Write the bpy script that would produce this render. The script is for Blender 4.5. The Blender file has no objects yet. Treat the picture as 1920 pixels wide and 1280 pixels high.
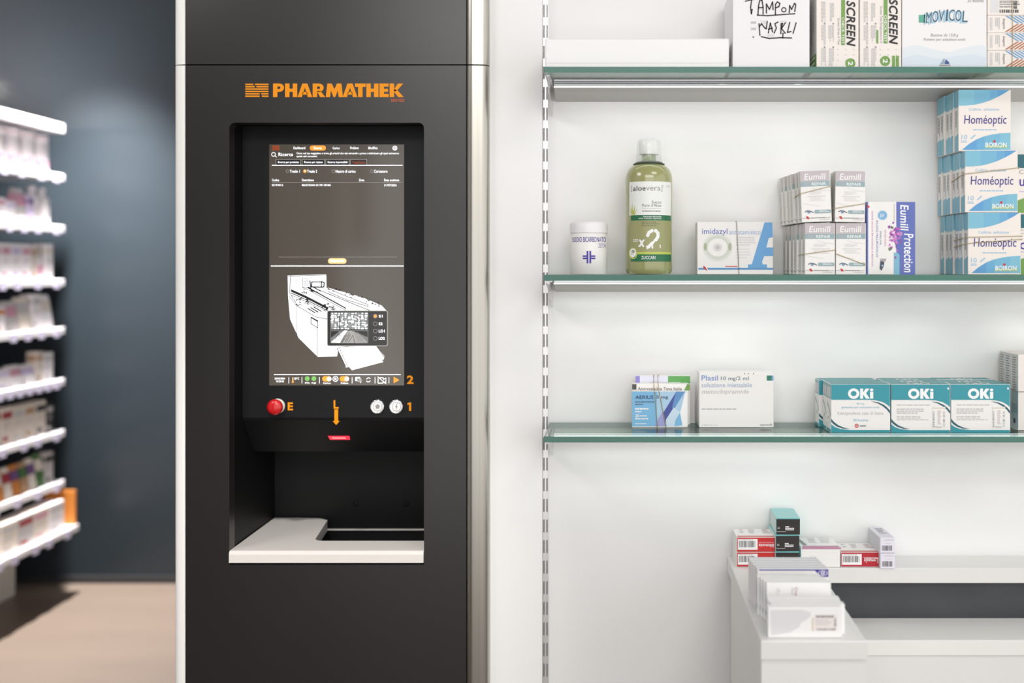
import bpy, bmesh, math, random
from mathutils import Vector, Matrix

SC = bpy.context.scene
COL = SC.collection
F, CU, CV, ZC = 2000.0, 1150.0, 505.0, 1.5      # focal length in px, vanishing point, eye height


def lin(c):
    c = c / 255.0
    return c / 12.92 if c <= 0.04045 else ((c + 0.055) / 1.055) ** 2.4


def RGB(c):
    return (lin(c[0]), lin(c[1]), lin(c[2]), 1.0)


# ------------------------------------------------------------------ camera, world, lights, exposure
cd = bpy.data.cameras.new('camera')
cam = bpy.data.objects.new('camera', cd)
COL.objects.link(cam)
cam.location = (0, 0, ZC)
cam.rotation_euler = (math.pi / 2, 0, 0)
cd.sensor_width = 36.0
cd.lens = F / 1920 * 36.0
cd.shift_x = (960 - CU) / 1920
cd.shift_y = (CV - 640) / 1920
cd.dof.use_dof = True
cd.dof.focus_distance = 2.12
cd.dof.aperture_fstop = 1.7
cd.clip_start = 0.05
SC.camera = cam

w = bpy.data.worlds.new('world')
SC.world = w
w.use_nodes = True
w.node_tree.nodes['Background'].inputs[0].default_value = (1.0, 0.995, 0.985, 1)
w.node_tree.nodes['Background'].inputs[1].default_value = 1.28

SC.view_settings.view_transform = 'Standard'
SC.view_settings.look = 'None'
SC.view_settings.gamma = 1.0
SC.view_settings.use_curve_mapping = False
SC.view_settings.exposure = 0.27


def lamp(name, kind, loc, target, energy, color=(1, 1, 1), size=(1, 1), angle=60, blend=0.7):
    d = bpy.data.lights.new(name, kind)
    d.energy = energy
    d.color = color
    if kind == 'AREA':
        d.shape = 'RECTANGLE'
        d.size, d.size_y = size
    if kind == 'SPOT':
        d.spot_size = math.radians(angle)
        d.spot_blend = blend
        d.shadow_soft_size = size[0]
    o = bpy.data.objects.new(name, d)
    COL.objects.link(o)
    o.location = loc
    o.rotation_euler = (Vector(target) - Vector(loc)).to_track_quat('-Z', 'Y').to_euler()
    return o


lamp('ceiling_light_front', 'AREA', (0.1, -0.9, 2.94), (0.2, 0.6, 0.0), 50, (1, 0.985, 0.965), (2.4, 1.2))
lamp('fill_light_left', 'AREA', (-1.6, 0.95, 2.94), (0.3, 2.1, 1.2), 14, (1, 0.985, 0.965), (0.8, 0.8))  # fill added to lift the left-facing carton sides and pale post
lamp('fill_light_counter', 'AREA', (0.9, 0.6, 2.94), (0.8, 1.4, 0.8), 9, (1, 0.985, 0.965), (0.9, 0.5))  # fill added to brighten the lower counter top
lamp('ceiling_spot_corridor', 'SPOT', (-2.40, 4.60, 2.97), (-2.42, 4.68, 0), 1150, (1, 0.97, 0.95), (0.05, 0), 80, 1.0)
lamp('fill_spot_ledge', 'SPOT', (-0.6, 0.9, 2.95), (-0.6, 2.06, 0.95), 85, (1, 0.98, 0.95), (0.06, 0), 26, 0.8)  # narrow spot added to brighten the delivery ledge
# light strips carried by the three glass shelves
for zled in (1.862, 1.472, 1.169):
    lamp('shelf_strip_light', 'AREA', (0.2, 2.112, zled - 0.011), (0.2, 2.15, zled - 0.16), 0.10, (0.97, 0.98, 1.0), (0.60, 0.006))


# ------------------------------------------------------------------ materials
MATS = {}


def M(name, c, rough=0.5, metal=0.0, spec=0.5, emit=0.0, noise=0.0, nscale=(8, 8, 8), bump=0.0, coat=0.0):
    if name in MATS:
        return MATS[name]
    m = bpy.data.materials.new(name)
    m.use_nodes = True
    nt = m.node_tree
    b = nt.nodes['Principled BSDF']
    b.inputs['Base Color'].default_value = RGB(c)
    b.inputs['Roughness'].default_value = rough
    b.inputs['Metallic'].default_value = metal
    b.inputs['Specular IOR Level'].default_value = spec
    b.inputs['Coat Weight'].default_value = coat
    if emit:
        b.inputs['Emission Color'].default_value = RGB(c)
        b.inputs['Emission Strength'].default_value = emit
    if noise or bump:
        tc = nt.nodes.new('ShaderNodeTexCoord')
        mp = nt.nodes.new('ShaderNodeMapping')
        mp.inputs['Scale'].default_value = nscale
        nz = nt.nodes.new('ShaderNodeTexNoise')
        nz.inputs['Scale'].default_value = 1.0
        nz.inputs['Detail'].default_value = 5
        nt.links.new(tc.outputs['Object'], mp.inputs[0])
        nt.links.new(mp.outputs[0], nz.inputs['Vector'])
        if noise:
            rp = nt.nodes.new('ShaderNodeValToRGB')
            a = RGB(c)
            rp.color_ramp.elements[0].position = 0.3
            rp.color_ramp.elements[1].position = 0.7
            rp.color_ramp.elements[0].color = (a[0] * (1 - noise), a[1] * (1 - noise), a[2] * (1 - noise), 1)
            rp.color_ramp.elements[1].color = (min(1, a[0] * (1 + noise)), min(1, a[1] * (1 + noise)), min(1, a[2] * (1 + noise)), 1)
            nt.links.new(nz.outputs[0], rp.inputs[0])
            nt.links.new(rp.outputs[0], b.inputs['Base Color'])
        if bump:
            bp = nt.nodes.new('ShaderNodeBump')
            bp.inputs['Strength'].default_value = bump
            bp.inputs['Distance'].default_value = 0.001
            nt.links.new(nz.outputs[0], bp.inputs['Height'])
            nt.links.new(bp.outputs[0], b.inputs['Normal'])
    MATS[name] = m
    return m


def clear_mat(name, tint, gloss_rough=0.02, ior=1.5, body=0.0, body_col=(255, 255, 255)):
    m = bpy.data.materials.new(name)
    m.use_nodes = True
    nt = m.node_tree
    nt.nodes.clear()
    out = nt.nodes.new('ShaderNodeOutputMaterial')
    tr = nt.nodes.new('ShaderNodeBsdfTransparent')
    tr.inputs[0].default_value = RGB(tint)
    gl = nt.nodes.new('ShaderNodeBsdfGlossy')
    gl.inputs['Roughness'].default_value = gloss_rough
    fr = nt.nodes.new('ShaderNodeFresnel')
    fr.inputs[0].default_value = ior
    mx = nt.nodes.new('ShaderNodeMixShader')
    ge = nt.nodes.new('ShaderNodeNewGeometry')
    mt = nt.nodes.new('ShaderNodeMath')
    mt.operation = 'MULTIPLY_ADD'
    mt.inputs[1].default_value = -1.0
    mt.inputs[2].default_value = 1.0
    m3 = nt.nodes.new('ShaderNodeMath')
    m3.operation = 'MULTIPLY'
    nt.links.new(ge.outputs['Backfacing'], mt.inputs[0])
    nt.links.new(mt.outputs[0], m3.inputs[0])
    nt.links.new(fr.outputs[0], m3.inputs[1])
    nt.links.new(m3.outputs[0], mx.inputs[0])
    src = tr.outputs[0]
    if body:
        df = nt.nodes.new('ShaderNodeBsdfDiffuse')
        df.inputs[0].default_value = RGB(body_col)
        m2 = nt.nodes.new('ShaderNodeMixShader')
        m2.inputs[0].default_value = body
        nt.links.new(tr.outputs[0], m2.inputs[1])
        nt.links.new(df.outputs[0], m2.inputs[2])
        src = m2.outputs[0]
    nt.links.new(src, mx.inputs[1])
    nt.links.new(gl.outputs[0], mx.inputs[2])
    nt.links.new(mx.outputs[0], out.inputs[0])
    MATS[name] = m
    return m


WHITE = M('white_laminate', (238, 236, 233), 0.45, noise=0.01)
WALLW = M('white_wall_paint', (240, 239, 238), 0.55, noise=0.008, nscale=(3, 3, 3))
COUNTER = M('counter_laminate', (229, 228, 226), 0.28, noise=0.012)
DARKSPLASH = M('dark_splash_panel', (62, 64, 68), 0.4, noise=0.12, nscale=(9, 9, 9))
NAVY = M('navy_wall_paint', (43, 51, 57), 0.33, spec=0.45, noise=0.03, nscale=(2, 2, 2))
FLOORM = M('floor_vinyl', (112, 99, 89), 0.42, noise=0.05, nscale=(1.2, 6, 1))
CEIL = M('ceiling_paint', (104, 102, 100), 0.8, noise=0.01)
BASEB = M('dark_skirting', (50, 50, 52), 0.5, noise=0.03)
PANEL = M('machine_charcoal_paint', (31, 28, 28), 0.3, spec=0.7, noise=0.04, nscale=(5, 5, 2), bump=0.02)
BLACKM = M('bay_black_plastic', (11, 11, 12), 0.5, spec=0.3, noise=0.05, nscale=(200, 200, 200))
BACKM = M('bay_back_charcoal', (8, 8, 9), 0.55, spec=0.35, noise=0.06)
CTRL = M('control_black_textured', (12, 12, 15), 0.5, spec=0.35, noise=0.12, nscale=(600, 600, 600), bump=0.1)
STEEL = M('brushed_steel', (178, 174, 166), 0.3, metal=1.0, noise=0.10, nscale=(150, 150, 0.8))
POSTW = M('pale_post_enamel', (250, 247, 243), 0.35, metal=0.0, noise=0.02, nscale=(120, 120, 1))
LEDGE = M('ledge_white_corian', (236, 230, 224), 0.4, noise=0.012)
ORANGE = M('logo_orange', (252, 156, 8), 0.5, spec=0.3)
REDOR = M('logo_red_orange', (214, 96, 40), 0.5)
SEAM = M('seam_black', (12, 12, 12), 0.8)
CHROME = M('chrome', (220, 220, 224), 0.15, metal=1.0)
RAILW = M('rail_white_alu', (225, 222, 222), 0.25, metal=0.6)
RAILG = M('rail_grey_enamel', (196, 195, 191), 0.45)
SLOT = M('slot_shadow', (120, 118, 116), 0.6)
CARD = M('carton_white', (242, 239, 237), 0.42)
CARDW = M('carton_warm_white', (240, 232, 226), 0.45)
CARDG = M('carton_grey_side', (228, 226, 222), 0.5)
INK = M('ink_black', (28, 26, 28), 0.5)
INKB = M('ink_brown_black', (52, 30, 32), 0.5)
GREY = M('ink_grey', (150, 148, 148), 0.6)
LGREY = M('ink_light_grey', (196, 194, 194), 0.6)
PGREY = M('ink_pale_grey', (222, 220, 221), 0.6)
PW = M('ink_white', (248, 248, 248), 0.5)
RED = M('ink_red', (205, 45, 45), 0.5)
PURPLE = M('ink_purple', (72, 52, 160), 0.5)
LILAC = M('ink_lilac', (150, 140, 215), 0.5)
GREEN = M('ink_green', (118, 160, 78), 0.5)
DGREEN = M('ink_dark_green', (38, 108, 66), 0.5)
BLUE = M('ink_blue', (92, 152, 205), 0.5)
LBLUE = M('ink_light_blue', (150, 195, 225), 0.5)
CYANB = M('ink_cyan_blue', (126, 186, 208), 0.5)
TEAL = M('ink_teal', (52, 152, 166), 0.45)
DTEAL = M('ink_dark_teal', (34, 100, 112), 0.5)
BAND = M('rubber_tan', (190, 172, 128), 0.6)
BANDG = M('rubber_grey', (160, 152, 140), 0.6)
SCRW = M('screen_white', (245, 245, 250), 0.4, emit=0.85)
SCRO = M('screen_orange', (240, 145, 50), 0.4, emit=0.75)
SCROL = M('screen_pale_orange', (245, 185, 125), 0.4, emit=0.8)
SCRG = M('screen_green', (110, 170, 90), 0.4, emit=0.6)
SCRL = M('screen_grey_line', (150, 148, 145), 0.4, emit=0.5)
SCRD = M('screen_dark', (46, 44, 44), 0.15, emit=0.3)
SCRM = M('screen_mid', (105, 108, 108), 0.2, emit=0.6)
SCRBG = M('screen_reflection_glow', (84, 78, 71), 0.1, spec=0.6, emit=0.35)  # lit screen; the room's grey-brown reflection is put into its glow
LASER = M('scanner_red_light', (235, 40, 60), 0.3, emit=1.6)
LASERW = M('scanner_pale_light', (225, 150, 140), 0.3, emit=1.0)
BTNRED = M('button_red', (206, 26, 30), 0.28, coat=0.4)
BTNW = M('button_white_light', (244, 240, 238), 0.35, emit=0.35)
BTNG = M('button_icon_grey', (160, 158, 158), 0.5)
COLLAR = M('collar_cream', (232, 230, 218), 0.4)
GLASS = clear_mat('shelf_glass', (236, 246, 242), 0.01, 1.5)
GEDGE = M('glass_edge_green', (34, 104, 88), 0.12, spec=0.8, noise=0.12, nscale=(2.5, 1, 1))
CUPM = clear_mat('clear_cup_plastic', (250, 251, 250), 0.05, 1.3, 0.2, (250, 250, 250))


# ------------------------------------------------------------------ mesh builder
def P(u, v, Y):
    return Vector(((u - CU) * Y / F, Y, ZC - (v - CV) * Y / F))


def XX(u, Y):
    return (u - CU) * Y / F


def ZZ(v, Y):
    return ZC - (v - CV) * Y / F


ORG = {}


class MB:
    def __init__(s):
        s.V, s.F, s.I, s.S, s.mats = [], [], [], [], []

    def mi(s, m):
        if m not in s.mats:
            s.mats.append(m)
        return s.mats.index(m)

    def face(s, pts, m, smooth=False):
        b = len(s.V)
        s.V += [tuple(p) for p in pts]
        s.F.append(tuple(range(b, b + len(pts))))
        s.I.append(s.mi(m))
        s.S.append(smooth)

    def mesh(s, verts, faces, m, smooth=False):
        b = len(s.V)
        s.V += [tuple(p) for p in verts]
        k = s.mi(m)
        for f in faces:
            s.F.append(tuple(b + i for i in f))
            s.I.append(k)
            s.S.append(smooth)

    def box(s, a, c, m, bevel=0.0, mats=None, seg=1):
        a, c = Vector(a), Vector(c)
        bm = bmesh.new()
        bmesh.ops.create_cube(bm, size=1.0)
        for v in bm.verts:
            v.co = Vector(((a.x + c.x) / 2 + v.co.x * (c.x - a.x), (a.y + c.y) / 2 + v.co.y * (c.y - a.y), (a.z + c.z) / 2 + v.co.z * (c.z - a.z)))
        if bevel:
            bmesh.ops.bevel(bm, geom=list(bm.edges), offset=bevel, segments=seg, affect='EDGES', profile=0.5)
        bm.normal_update()
        b = len(s.V)
        s.V += [tuple(v.co) for v in bm.verts]
        bm.verts.index_update()
        for f in bm.faces:
            mm = m
            n = f.normal
            if mats:
                for key, vec in (('front', (0, -1, 0)), ('back', (0, 1, 0)), ('left', (-1, 0, 0)), ('right', (1, 0, 0)), ('top', (0, 0, 1)), ('bottom', (0, 0, -1))):
                    if key in mats and n.dot(Vector(vec)) > 0.95:
                        mm = mats[key]
            s.F.append(tuple(b + v.index for v in f.verts))
            s.I.append(s.mi(mm))
            s.S.append(seg > 1)
        bm.free()

    def prism(s, poly, z0, z1, m, axis='z', smooth=False):
        # poly: list of 2D points; axis z: (x,y)->z; axis x: (y,z)->x
        def p3(p, t):
            return (p[0], p[1], t) if axis == 'z' else ((t, p[0], p[1]) if axis == 'x' else (p[0], t, p[1]))
        n = len(poly)
        v = [p3(p, z0) for p in poly] + [p3(p, z1) for p in poly]
        s.mesh(v, [(i, (i + 1) % n, n + (i + 1) % n, n + i) for i in range(n)], m, smooth)
        s.face([p3(p, z0) for p in poly], m)
        s.face([p3(p, z1) for p in poly], m)

    def lathe(s, prof, c, m, n=40, cap=True):
        v, f = [], []
        for r, z in prof:
            for k in range(n):
                a = 2 * math.pi * k / n
                v.append((c[0] + r * math.cos(a), c[1] + r * math.sin(a), z))
        for i in range(len(prof) - 1):
            for k in range(n):
                k2 = (k + 1) % n
                f.append((i * n + k, i * n + k2, (i + 1) * n + k2, (i + 1) * n + k))
        s.mesh(v, f, m, True)
        if cap:
            for i in (0, len(prof) - 1):
                s.face(v[i * n:(i + 1) * n], m)

    def lathe_y(s, prof, c, m, n=36):
        # prof (r, y) around the y axis through c=(x,z)
        v, f = [], []
        for r, y in prof:
            for k in range(n):
                a = 2 * math.pi * k / n
                v.append((c[0] + r * math.cos(a), y, c[1] + r * math.sin(a)))
        for i in range(len(prof) - 1):
            for k in range(n):
                k2 = (k + 1) % n
                f.append((i * n + k, i * n + k2, (i + 1) * n + k2, (i + 1) * n + k))
        s.mesh(v, f, m, True)
        for i in (0, len(prof) - 1):
            s.face(v[i * n:(i + 1) * n], m)

    def tube(s, pts, r, m, closed=False, n=8):
        pts = [Vector(p) for p in pts]
        v, f = [], []
        N = len(pts)
        for i, p in enumerate(pts):
            a = pts[(i - 1) % N] if (closed or i > 0) else p
            b = pts[(i + 1) % N] if (closed or i < N - 1) else p
            t = (b - a).normalized()
            up = Vector((0, 0, 1)) if abs(t.z) < 0.9 else Vector((0, 1, 0))
            x = t.cross(up).normalized()
            y = x.cross(t).normalized()
            for k in range(n):
                an = 2 * math.pi * k / n
                v.append(p + x * r * math.cos(an) + y * r * math.sin(an))
        for i in range(N if closed else N - 1):
            j = (i + 1) % N
            for k in range(n):
                k2 = (k + 1) % n
                f.append((i * n + k, i * n + k2, j * n + k2, j * n + k))
        s.mesh(v, f, m, True)
        if not closed:
            s.face(v[:n], m)
            s.face(v[-n:], m)

    def build(s, name, parent=None, loc=None):
        if parent is not None:
            o0 = ORG[parent.name]
        else:
            o0 = Vector(loc) if loc is not None else Vector((0, 0, 0))
        me = bpy.data.meshes.new(name)
        me.from_pydata([(x - o0.x, y - o0.y, z - o0.z) for x, y, z in s.V], [], s.F)
        for m in s.mats:
            me.materials.append(m)
        me.polygons.foreach_set('material_index', s.I)
        me.polygons.foreach_set('use_smooth', s.S)
        me.update()
        o = bpy.data.objects.new(name, me)
        COL.objects.link(o)
        if parent is not None:
            o.parent = parent
        else:
            o.location = o0
        ORG[o.name] = o0
        return o


def tag(o, label=None, cat=None, group=None, kind=None):
    if label:
        o['label'] = label
    if cat:
        o['category'] = cat
    if group:
        o['group'] = group
    if kind:
        o['kind'] = kind
    return o


def thing(name, label, cat, loc, group=None):
    o = bpy.data.objects.new(name, None)
    COL.objects.link(o)
    o.location = loc
    o.empty_display_size = 0.05
    ORG[o.name] = Vector(loc)
    return tag(o, label, cat, group)


def dup(src, loc, label=None, rot=None, group=None):
    r = src.copy()
    COL.objects.link(r)
    r.location = loc
    if rot:
        r.rotation_euler = rot
    if label:
        r['label'] = label
    if group:
        r['group'] = group
    for ch in list(src.children):
        c = ch.copy()
        COL.objects.link(c)
        c.parent = r
        for g in ch.children:
            d = g.copy()
            COL.objects.link(d)
            d.parent = c
    return r


# ------------------------------------------------------------------ printing on faces
class Front:
    """plane facing the room at distance Y; coordinates of a zoomed crop (x0, y0, scale)"""
    def __init__(s, Y, zoom=(0, 0, 1)):
        s.Y, s.z = Y, zoom

    def pt(s, u, v, l=0):
        p = P(s.z[0] + u * s.z[2], s.z[1] + v * s.z[2], s.Y)
        p.y -= 0.0003 + 0.00012 * l
        return p
    nsub = 1


class Plane:
    """general plane: origin, u vector, v vector, normal"""
    def __init__(s, O, U, V, N):
        s.O, s.U, s.V, s.N = Vector(O), Vector(U), Vector(V), Vector(N)

    def pt(s, u, v, l=0):
        return s.O + s.U * u + s.V * v + s.N * (0.0003 + 0.00012 * l)
    nsub = 1


class Cyl:
    """front half of an upright cylinder"""
    def __init__(s, cx, cy, R, zoom, nsub=14):
        s.cx, s.cy, s.R, s.z, s.nsub = cx, cy, R, zoom, nsub

    def pt(s, u, v, l=0):
        p = P(s.z[0] + u * s.z[2], s.z[1] + v * s.z[2], s.cy - s.R * 0.6)
        r = s.R + 0.0003 + 0.00012 * l
        dx = max(-r * 0.999, min(r * 0.999, p.x - s.cx))
        return Vector((s.cx + dx, s.cy - math.sqrt(r * r - dx * dx), p.z))


def rect(mb, fr, u0, v0, u1, v1, m, l=0):
    n = fr.nsub
    for i in range(n):
        a, b = u0 + (u1 - u0) * i / n, u0 + (u1 - u0) * (i + 1) / n
        mb.face([fr.pt(a, v1, l), fr.pt(b, v1, l), fr.pt(b, v0, l), fr.pt(a, v0, l)], m)


def poly(mb, fr, pts, m, l=0):
    mb.face([fr.pt(u, v, l) for u, v in pts], m)


def disc(mb, fr, cu, cv, r, m, l=0, n=22, rv=None):
    rv = rv or r
    mb.face([fr.pt(cu + r * math.cos(2 * math.pi * k / n), cv + rv * math.sin(2 * math.pi * k / n), l) for k in range(n)], m)


def ring(mb, fr, cu, cv, r, wd, m, l=0, n=24, rv=None):
    k_ = (rv or r) / r
    for k in range(n):
        a, b = 2 * math.pi * k / n, 2 * math.pi * (k + 1) / n
        q = []
        for (rr, an) in ((r, a), (r, b), (r - wd, b), (r - wd, a)):
            q.append(fr.pt(cu + rr * math.cos(an), cv + rr * k_ * math.sin(an), l))
        mb.face(q, m)


def stroke(mb, fr, pts, wd, m, l=0):
    for (a, b) in zip(pts, pts[1:]):
        dx, dy = b[0] - a[0], b[1] - a[1]
        L = math.hypot(dx, dy) or 1
        nx, ny = -dy / L * wd / 2, dx / L * wd / 2
        ex, ey = dx / L * wd * 0.25, dy / L * wd * 0.25
        mb.face([fr.pt(a[0] + nx - ex, a[1] + ny - ey, l), fr.pt(a[0] - nx - ex, a[1] - ny - ey, l), fr.pt(b[0] - nx + ex, b[1] - ny + ey, l), fr.pt(b[0] + nx + ex, b[1] + ny + ey, l)], m)


def rstroke(mb, fr, pts, wd, m, l=0):
    # stroke with rounded joints
    stroke(mb, fr, pts, wd, m, l)
    for a, b in pts:
        disc(mb, fr, a, b, wd / 2, m, l, 12)


def rrect(mb, fr, u0, v0, u1, v1, r, m, l=0):
    pts = []
    for (cx, cy, a0) in ((u1 - r, v0 + r, -90), (u1 - r, v1 - r, 0), (u0 + r, v1 - r, 90), (u0 + r, v0 + r, 180)):
        for k in range(5):
            a = math.radians(a0 + 22.5 * k)
            pts.append((cx + r * math.cos(a), cy + r * math.sin(a)))
    poly(mb, fr, pts, m, l)


TXT = {}


def glyphs(s, bold, shear):
    key = (s, bold, shear)
    if key not in TXT:
        c = bpy.data.curves.new('lettering', 'FONT')
        c.body = s
        c.resolution_u = 3
        c.offset = bold * 0.8
        c.space_character = 1.0 + bold * 2.2
        c.shear = shear
        o = bpy.data.objects.new('lettering', c)
        me = o.to_mesh()
        vs = [(v.co.x, v.co.y) for v in me.vertices]
        fs = [tuple(p.vertices) for p in me.polygons]
        x0, x1 = min(v[0] for v in vs), max(v[0] for v in vs)
        y0, y1 = min(v[1] for v in vs), max(v[1] for v in vs)
        vs = [((x - x0) / (x1 - x0), (y - y0) / (y1 - y0)) for x, y in vs]
        o.to_mesh_clear()
        bpy.data.objects.remove(o)
        bpy.data.curves.remove(c)
        TXT[key] = (vs, fs)
    return TXT[key]


def text(mb, fr, s, u0, v0, u1, v1, m, l=2, bold=0.0, shear=0.0, rot=0):
    vs, fs = glyphs(s, bold, shear)
    out = []
    for x, y in vs:
        if rot == 0:
            out.append(fr.pt(u0 + (u1 - u0) * x, v1 + (v0 - v1) * y, l))
        elif rot == 90:      # reads top to bottom
            out.append(fr.pt(u0 + (u1 - u0) * y, v0 + (v1 - v0) * x, l))
        elif rot == -90:
            out.append(fr.pt(u1 + (u0 - u1) * y, v1 + (v0 - v1) * x, l))
        else:                # upside down
            out.append(fr.pt(u1 + (u0 - u1) * x, v0 + (v1 - v0) * y, l))
    mb.mesh(out, fs, m)


def greek(mb, fr, u0, v0, u1, v1, n, m, l=1, seed=1, fill=0.55, vert=False):
    """unreadable small print: rows of short word marks"""
    rnd = random.Random(seed)
    for i in range(n):
        if vert:
            a = u0 + (u1 - u0) * i / n
            b = a + (u1 - u0) / n * fill
            p, end = v0, v1 - (v1 - v0) * rnd.choice((0, .05, .25))
            unit = abs(v1 - v0)
        else:
            a = v0 + (v1 - v0) * i / n
            b = a + (v1 - v0) / n * fill
            p, end = u0, u1 - (u1 - u0) * rnd.choice((0, .05, .25))
            unit = abs(u1 - u0)
        while p < end - unit * 0.02:
            q = min(end, p + unit * rnd.uniform(.07, .2))
            if vert:
                rect(mb, fr, a, p, b, q, m, l)
            else:
                rect(mb, fr, p, a, q, b, m, l)
            p = q + unit * .025


def barcode(mb, fr, u0, v0, u1, v1, m, n=22, l=2, vert=False, seed=3):
    rnd = random.Random(seed)
    wts = [rnd.choice((1, 1, 2, 3)) for _ in range(n * 2)]
    t = sum(wts)
    p = 0.0
    for i, wt in enumerate(wts):
        q = p + wt / t
        if i % 2 == 0:
            if vert:
                rect(mb, fr, u0, v0 + (v1 - v0) * p, u1, v0 + (v1 - v0) * q, m, l)
            else:
                rect(mb, fr, u0 + (u1 - u0) * p, v0, u0 + (u1 - u0) * q, v1, m, l)
        p = q


def carton(name, label, px, Y, depth, zb, body=CARD, mats=None, prints=None, zoom=(0, 0, 1), left=None, top=None, group=None, cat='medicine box', zt=None, bevel=0.0007, right=None):
    x0, y0, x1, y1 = px
    X0, X1 = XX(x0, Y), XX(x1, Y)
    zt = ZZ(y0, Y) if zt is None else zt
    mb = MB()
    mb.box((X0, Y, zb), (X1, Y + depth, zt), body, bevel, mats)
    if prints:
        prints(mb, Front(Y, zoom))
    if left:
        left(mb, Plane((X0, Y + depth, zt), (0, -depth, 0), (0, 0, zb - zt), (-1, 0, 0)))
    if right:
        right(mb, Plane((X1, Y, zt), (0, depth, 0), (0, 0, zb - zt), (1, 0, 0)))
    if top:
        top(mb, Plane((X0, Y + depth, zt), (X1 - X0, 0, 0), (0, -depth, 0), (0, 0, 1)))
    o = mb.build(name, None, ((X0 + X1) / 2, Y + depth / 2, zb))
    o['dims'] = (X1 - X0, depth, zt - zb)
    return tag(o, label, cat, group)


def rubber_band(label, pts, m=BAND, r=0.0007, group=None):
    mb = MB()
    c = sum((Vector(p) for p in pts), Vector()) / len(pts)
    mb.tube(pts, r, m, True, 6)
    o = mb.build('rubber_band', None, c)
    return tag(o, label, 'rubber band', group)


# ------------------------------------------------------------------ the setting
YW = 2.19           # white alcove wall
YB = 5.11           # navy wall at the end of the corridor


def slab(name, a, c, m):
    mb = MB()
    mb.box(a, c, m)
    o = mb.build(name, None, ((a[0] + c[0]) / 2, (a[1] + c[1]) / 2, a[2]))
    return tag(o, kind='structure')


slab('floor', (-3.3, -2.2, -0.05), (2.6, 5.4, 0.0), FLOORM)
slab('ceiling', (-3.3, -2.2, 3.0), (2.6, 5.4, 3.05), CEIL)  # unseen ceiling, its grey chosen to cut bounce light
slab('wall_back', (-3.3, YB, 0.0), (2.6, YB + 0.12, 3.0), NAVY)
slab('reflection_wall', (-3.3, -2.2, 0.0), (-1.70, -2.05, 3.0), M('reflection_wall_dark', (70, 66, 64), .6, noise=.03))  # unseen dark wall segment added to darken reflections in machine and screen
slab('reflection_panel', (-1.59, -2.05, 1.61), (-1.48, -1.98, 3.0), M('reflection_panel_dark', (30, 29, 29), .6, noise=.03))  # unseen hanging panel added for the dark band mirrored in the screen
slab('wall_left', (-3.3, -2.2, 0.0), (-3.12, YB, 3.0), WALLW)
slab('wall_right', (XX(1016, YW), YW, 0.0), (2.2, YW + 0.1, 3.0), WALLW)
slab('trim_1', (XX(905, 2.172), 2.172, 0.0), (XX(1016.5, 2.172), YW + 0.1, 3.0), M('trim_white_enamel', (248, 247, 246), .5, noise=.006))
slab('baseboard_back', (-3.12, YB - 0.015, 0.0), (0.5, YB, 0.035), BASEB)

# slotted standard between the trim panel and the alcove wall
def slotted_standard():
    mb = MB()
    Y = YW - 0.006
    mb.box((XX(1017.5, Y), Y, 0.02), (XX(1028, Y), YW - 0.0005, 2.6), RAILW, 0.0004)
    fr = Front(Y)
    v = -30.0
    while v < 1290:
        for (a, b) in ((1018.6, 1021.2), (1024.4, 1027.0)):
            rect(mb, fr, a, v, b, v + 24, SLOT, 0)
        v += 38.6
    o = mb.build('slotted_standard', None, (XX(1022, Y), YW, 0.02))
    tag(o, 'white double slotted upright strip running up the left edge of the shelf alcove', 'shelf upright')


slotted_standard()


# ------------------------------------------------------------------ dispensing machine
YM = 2.15
mx0, mx1 = XX(348, YM), XX(874, YM)
ox0, ox1 = XX(430, YM), XX(795, YM)
ozt, ozb = ZZ(230, YM), ZZ(1058, YM)
zs = ZZ(121.5, YM)
SEAMH = 0.0013
mach = thing('dispensing_machine', 'tall charcoal automatic medicine machine with touch screen and orange lettering', 'medicine machine', ((mx0 + mx1) / 2, 2.2, 0.0))


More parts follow.
